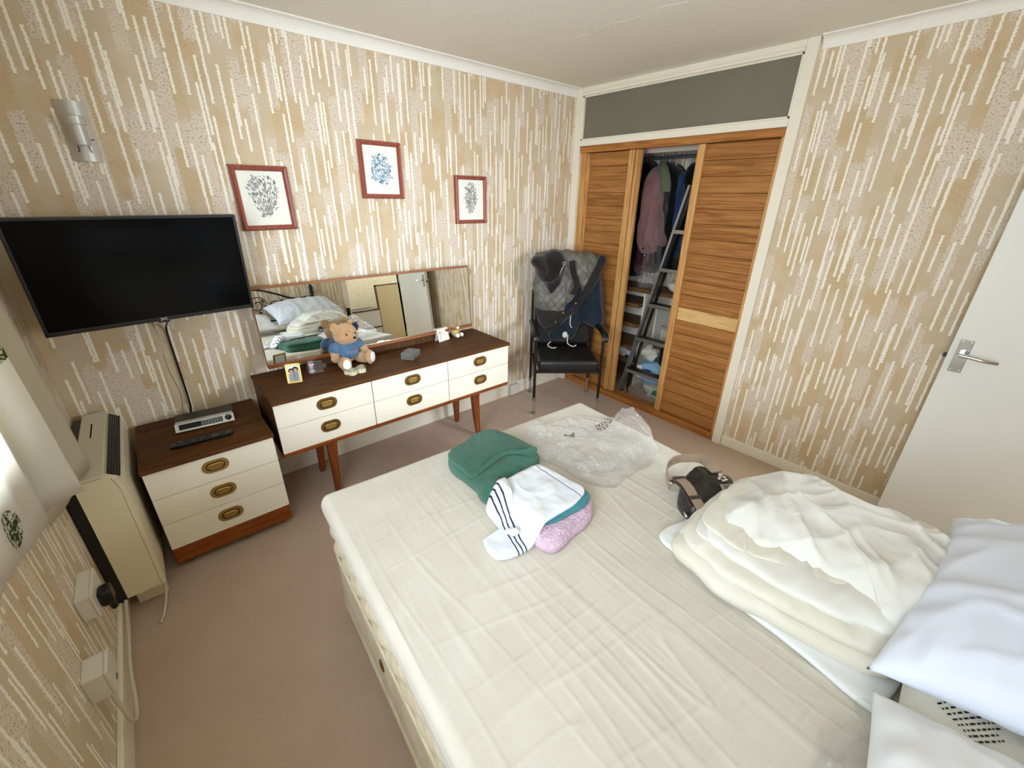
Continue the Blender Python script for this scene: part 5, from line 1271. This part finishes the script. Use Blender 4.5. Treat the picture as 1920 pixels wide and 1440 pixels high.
# butterfly trinket box
bf = thing('butterfly_box', 'ivory butterfly shaped trinket box with silver outlines', 'trinket box', (.770, 2.232, ZT), rotz=math.radians(6))
wing = [(0, .006), (.010, .022), (.030, .034), (.050, .036), (.060, .024), (.052, .008), (.044, .0), (.046, -.014), (.034, -.026), (.016, -.022), (.004, -.010)]
for s in (-1, 1):
    wpoly = [(s * x, y) for x, y in wing]
    ob = obj('wing_box', B().prism(wpoly if s > 0 else wpoly[::-1], 0, .024), 'ivory', bf)
    rim = obj('wing_rim', B().tube([(x, y, .026) for x, y in wpoly], .0028, 6, closed=True).tube([(0, .004, .0262), (s * .022, .010, .0265), (s * .040, .022, .0262)], .0014, 5), 'silver', bf, smooth=True)
    for i in range(11):
        (xa, ya), (xb_, yb_) = wpoly[i], wpoly[(i + 1) % 11]
        obj('flute', B().cyl(((xa + xb_) / 2, (ya + yb_) / 2, .001), ((xa + xb_) / 2, (ya + yb_) / 2, .023), .0052, seg=10), 'ivory', bf, smooth=True, angle=50)
obj('butterfly_body', B().sphere((0, .002, .028), (.004, .022, .004), 2), 'silver', bf, smooth=True)
# glass trinket box
gb = thing('glass_box', 'diamond shaped mirrored glass box with a clear knob', 'trinket box', (1.130, 2.275, ZT), rotz=math.radians(38))
obj('base', B().box(-.052, .052, -.038, .038, 0, .004), 'box_glass', gb)
for a in ((-.052, .052, -.038, -.035), (-.052, .052, .035, .038), (-.052, -.049, -.035, .035), (.049, .052, -.035, .035)): obj('side_glass', B().box(*a, .004, .034), 'box_glass', gb)
obj('inner_mirror', B().box(-.046, .046, -.032, .032, .0045, .0055), 'mirror_glass', gb)
ldx = obj('lid', B().box(-.055, .055, -.041, .041, .0345, .0385, .001), 'box_glass', gb)
obj('knob', B().sphere((0, 0, .046), .0065, 2), 'acrylic', ldx, smooth=True)
b = B()
for x, y in ((-.052, -.038), (.052, -.038), (.052, .038), (-.052, .038)): b.cyl((x, y, 0), (x, y, .0345), .0016, seg=6)
b.tube([(-.055, -.041, .0345), (.055, -.041, .0345), (.055, .041, .0345), (-.055, .041, .0345)], .0014, 5, closed=True)
obj('lead_edge', b, 'silver', gb)
# white card
cd = thing('greeting_card', 'small white folded card standing in front of the plush toy', 'card', (1.470, 2.425, ZT), rotz=math.radians(12))
obj('front_leaf', B().box(-.050, .050, -.0008, 0, 0, .088).xf(Matrix.Rotation(math.radians(-14), 4, 'X')), 'pale_card', cd)
obj('back_leaf', B().box(-.050, .050, 0, .0008, 0, .088).xf(Matrix.Translation((0, .042, 0)) @ Matrix.Rotation(math.radians(14), 4, 'X')), 'pale_card', cd)
obj('printed_flower', B().tube([(-.032, .001, .014), (-.030, .006, .036), (-.027, .0115, .058)], .0009, 5).sphere((-.027, .0125, .062), (.006, .0012, .007), 2), 'ink_grey', cd)
# small plush
pt = thing('plush_toy', 'small tan plush toy in a yellow outfit at the dresser end', 'plush toy', (1.590, 2.470, ZT), rotz=math.radians(10))
obj('head', B().sphere((-.012, 0, .078), (.028, .026, .024), 3).sphere((-.006, -.026, .070), (.016, .016, .013), 3), 'plush_tan', pt, smooth=True)
obj('ear', B().sphere((-.036, .004, .094), (.012, .007, .020), 3, Matrix.Rotation(-.6, 4, 'Y')), 'plush_tan', pt, smooth=True); obj('ear', B().sphere((.018, .004, .096), (.010, .007, .018), 3, Matrix.Rotation(.6, 4, 'Y')), 'plush_tan', pt, smooth=True)
obj('muzzle', B().sphere((-.006, -.036, .070), (.013, .009, .010), 3), 'bear_pad', pt, smooth=True)
obj('outfit', B().sphere((0, .002, .036), (.032, .028, .036), 3).sphere((.030, -.008, .044), (.012, .012, .022), 3, Matrix.Rotation(.5, 4, 'Y')).sphere((-.030, -.008, .044), (.012, .012, .022), 3, Matrix.Rotation(-.5, 4, 'Y')), 'plush_yellow', pt, smooth=True)
for s in (-1, 1):
    obj('foot', B().sphere((s * .019 + .004, -.040, .015), (.014, .018, .015), 3), 'bear_pad', pt, smooth=True)
    obj('leg', B().sphere((s * .018 + .002, -.022, .014), (.012, .020, .013), 3), 'plush_yellow', pt, smooth=True)

# ------------------------------------------------------------------ curtain
ct = thing('curtain', 'white cotton curtain with green leaf sprigs hanging at the window', 'curtain', (XW + .08, 1.55, .70))
def pleat(path, ztop, sub, mat, name, flare=.35):
    P_ = catmull([Vector((x, y, z)) for x, y, z in path], sub); rows = []
    for i in range(28):
        k = i / 27; row = []
        for p in P_:
            z = p.z + (ztop - p.z) * k
            f_ = 1 - flare * min(1, max(0, (z - .7) / .6))
            x = XW + .012 + (p.x - XW - .012) * f_ + .004 * mnoise.noise((z * 4, p.y * 9, 2))
            row.append((x - (XW + .08), p.y - 1.55 + .008 * mnoise.noise((z * 3, p.y * 6, 5)), z - .70))
        rows.append(row)
    o_ = obj(name, B().grid(rows), mat, ct, smooth=True); md = o_.modifiers.new('thickness', 'SOLIDIFY'); md.thickness = .0016
    return o_
pleat([(-.398, 1.60, .70), (-.372, 1.75, .69), (-.352, 1.90, .685), (-.335, 1.985, .676), (-.352, 2.000, .676), (-.395, 1.985, .68)], 2.16, 8, 'curtain_lining', 'lining')
pleat([(-.318, 1.682, .742), (-.345, 1.655, .748), (-.388, 1.635, .742), (-.396, 1.60, .738), (-.391, 1.575, .738), (-.402, 1.50, .745), (-.398, 1.44, .755), (-.406, 1.37, .775), (-.400, 1.285, .805), (-.407, 1.20, .815), (-.400, 1.12, .82)], 2.16, 8, 'curtain_cotton', 'drop', flare=.25)
cp_ = obj('curtain_pole', B().cyl((XW + .07, -.65, 2.17), (XW + .07, 2.10, 2.17), .012), 'white_gloss', smooth=True, angle=60); tag(cp_, 'white curtain pole above the bedroom window', 'curtain pole')

# ------------------------------------------------------------------ far side of the bed and landing, seen in the mirror
bs = thing('bedside_table', 'low bedside table on the far side of the bed head', 'table', (1.77, -.46, 0))
obj('top', B().box(-.11, .11, -.18, .18, .56, .58, .003), 'teak_top', bs)
for sx in (-1, 1):
    for sy in (-1, 1): obj('leg', B().box(sx * .09 - .012, sx * .09 + .012, sy * .16 - .012, sy * .16 + .012, 0, .56), 'teak_side', bs)
lb = thing('table_radio', 'white upright speaker box on the far bedside table', 'speaker', (1.72, -.45, .58)); obj('case', B().box(-.06, .06, -.03, .03, 0, .215, .012, 3), 'white_plastic', lb); obj('grille', B().box(-.012, .012, -.002, .031, .03, .06, .002), 'dark_plastic', lb)
ph_ = thing('cordless_phone', 'black cordless phone in its cradle on the far bedside table', 'phone', (1.825, -.40, .58)); obj('handset', B().box(-.022, .022, -.014, .014, .02, .165, .008, 3), 'black_plastic', ph_); obj('cradle', B().box(-.035, .035, -.04, .04, 0, .03, .008, 3), 'black_plastic', ph_)
fp = thing('framed_panel', 'tall beige panel in a dark brown frame on the landing', 'panel', (2.90, -1.72, 0))
obj('panel', B().box(-.13, .42, -.01, .01, 0, .90), 'panel_beige', fp)
for a in ((-.15, -.125, 0, .92), (.415, .44, 0, .92), (-.15, .44, .90, .92)): obj('frame_side', B().box(a[0], a[1], -.014, .014, a[2], a[3]), 'dark_frame', fp)
lc = thing('landing_chest', 'low grey chest with dark edges on the landing', 'chest', (2.42, -1.85, 0))
obj('body', B().box(-.33, .33, -.18, .18, .02, .53), 'card_grey', lc); obj('top', B().box(-.34, .34, -.19, .19, .53, .56, .003), 'dark_frame', lc); obj('plinth', B().box(-.34, .34, -.19, .19, .0, .02), 'dark_frame', lc); obj('rail', B().box(-.33, .33, .18, .184, .25, .275), 'dark_frame', lc)
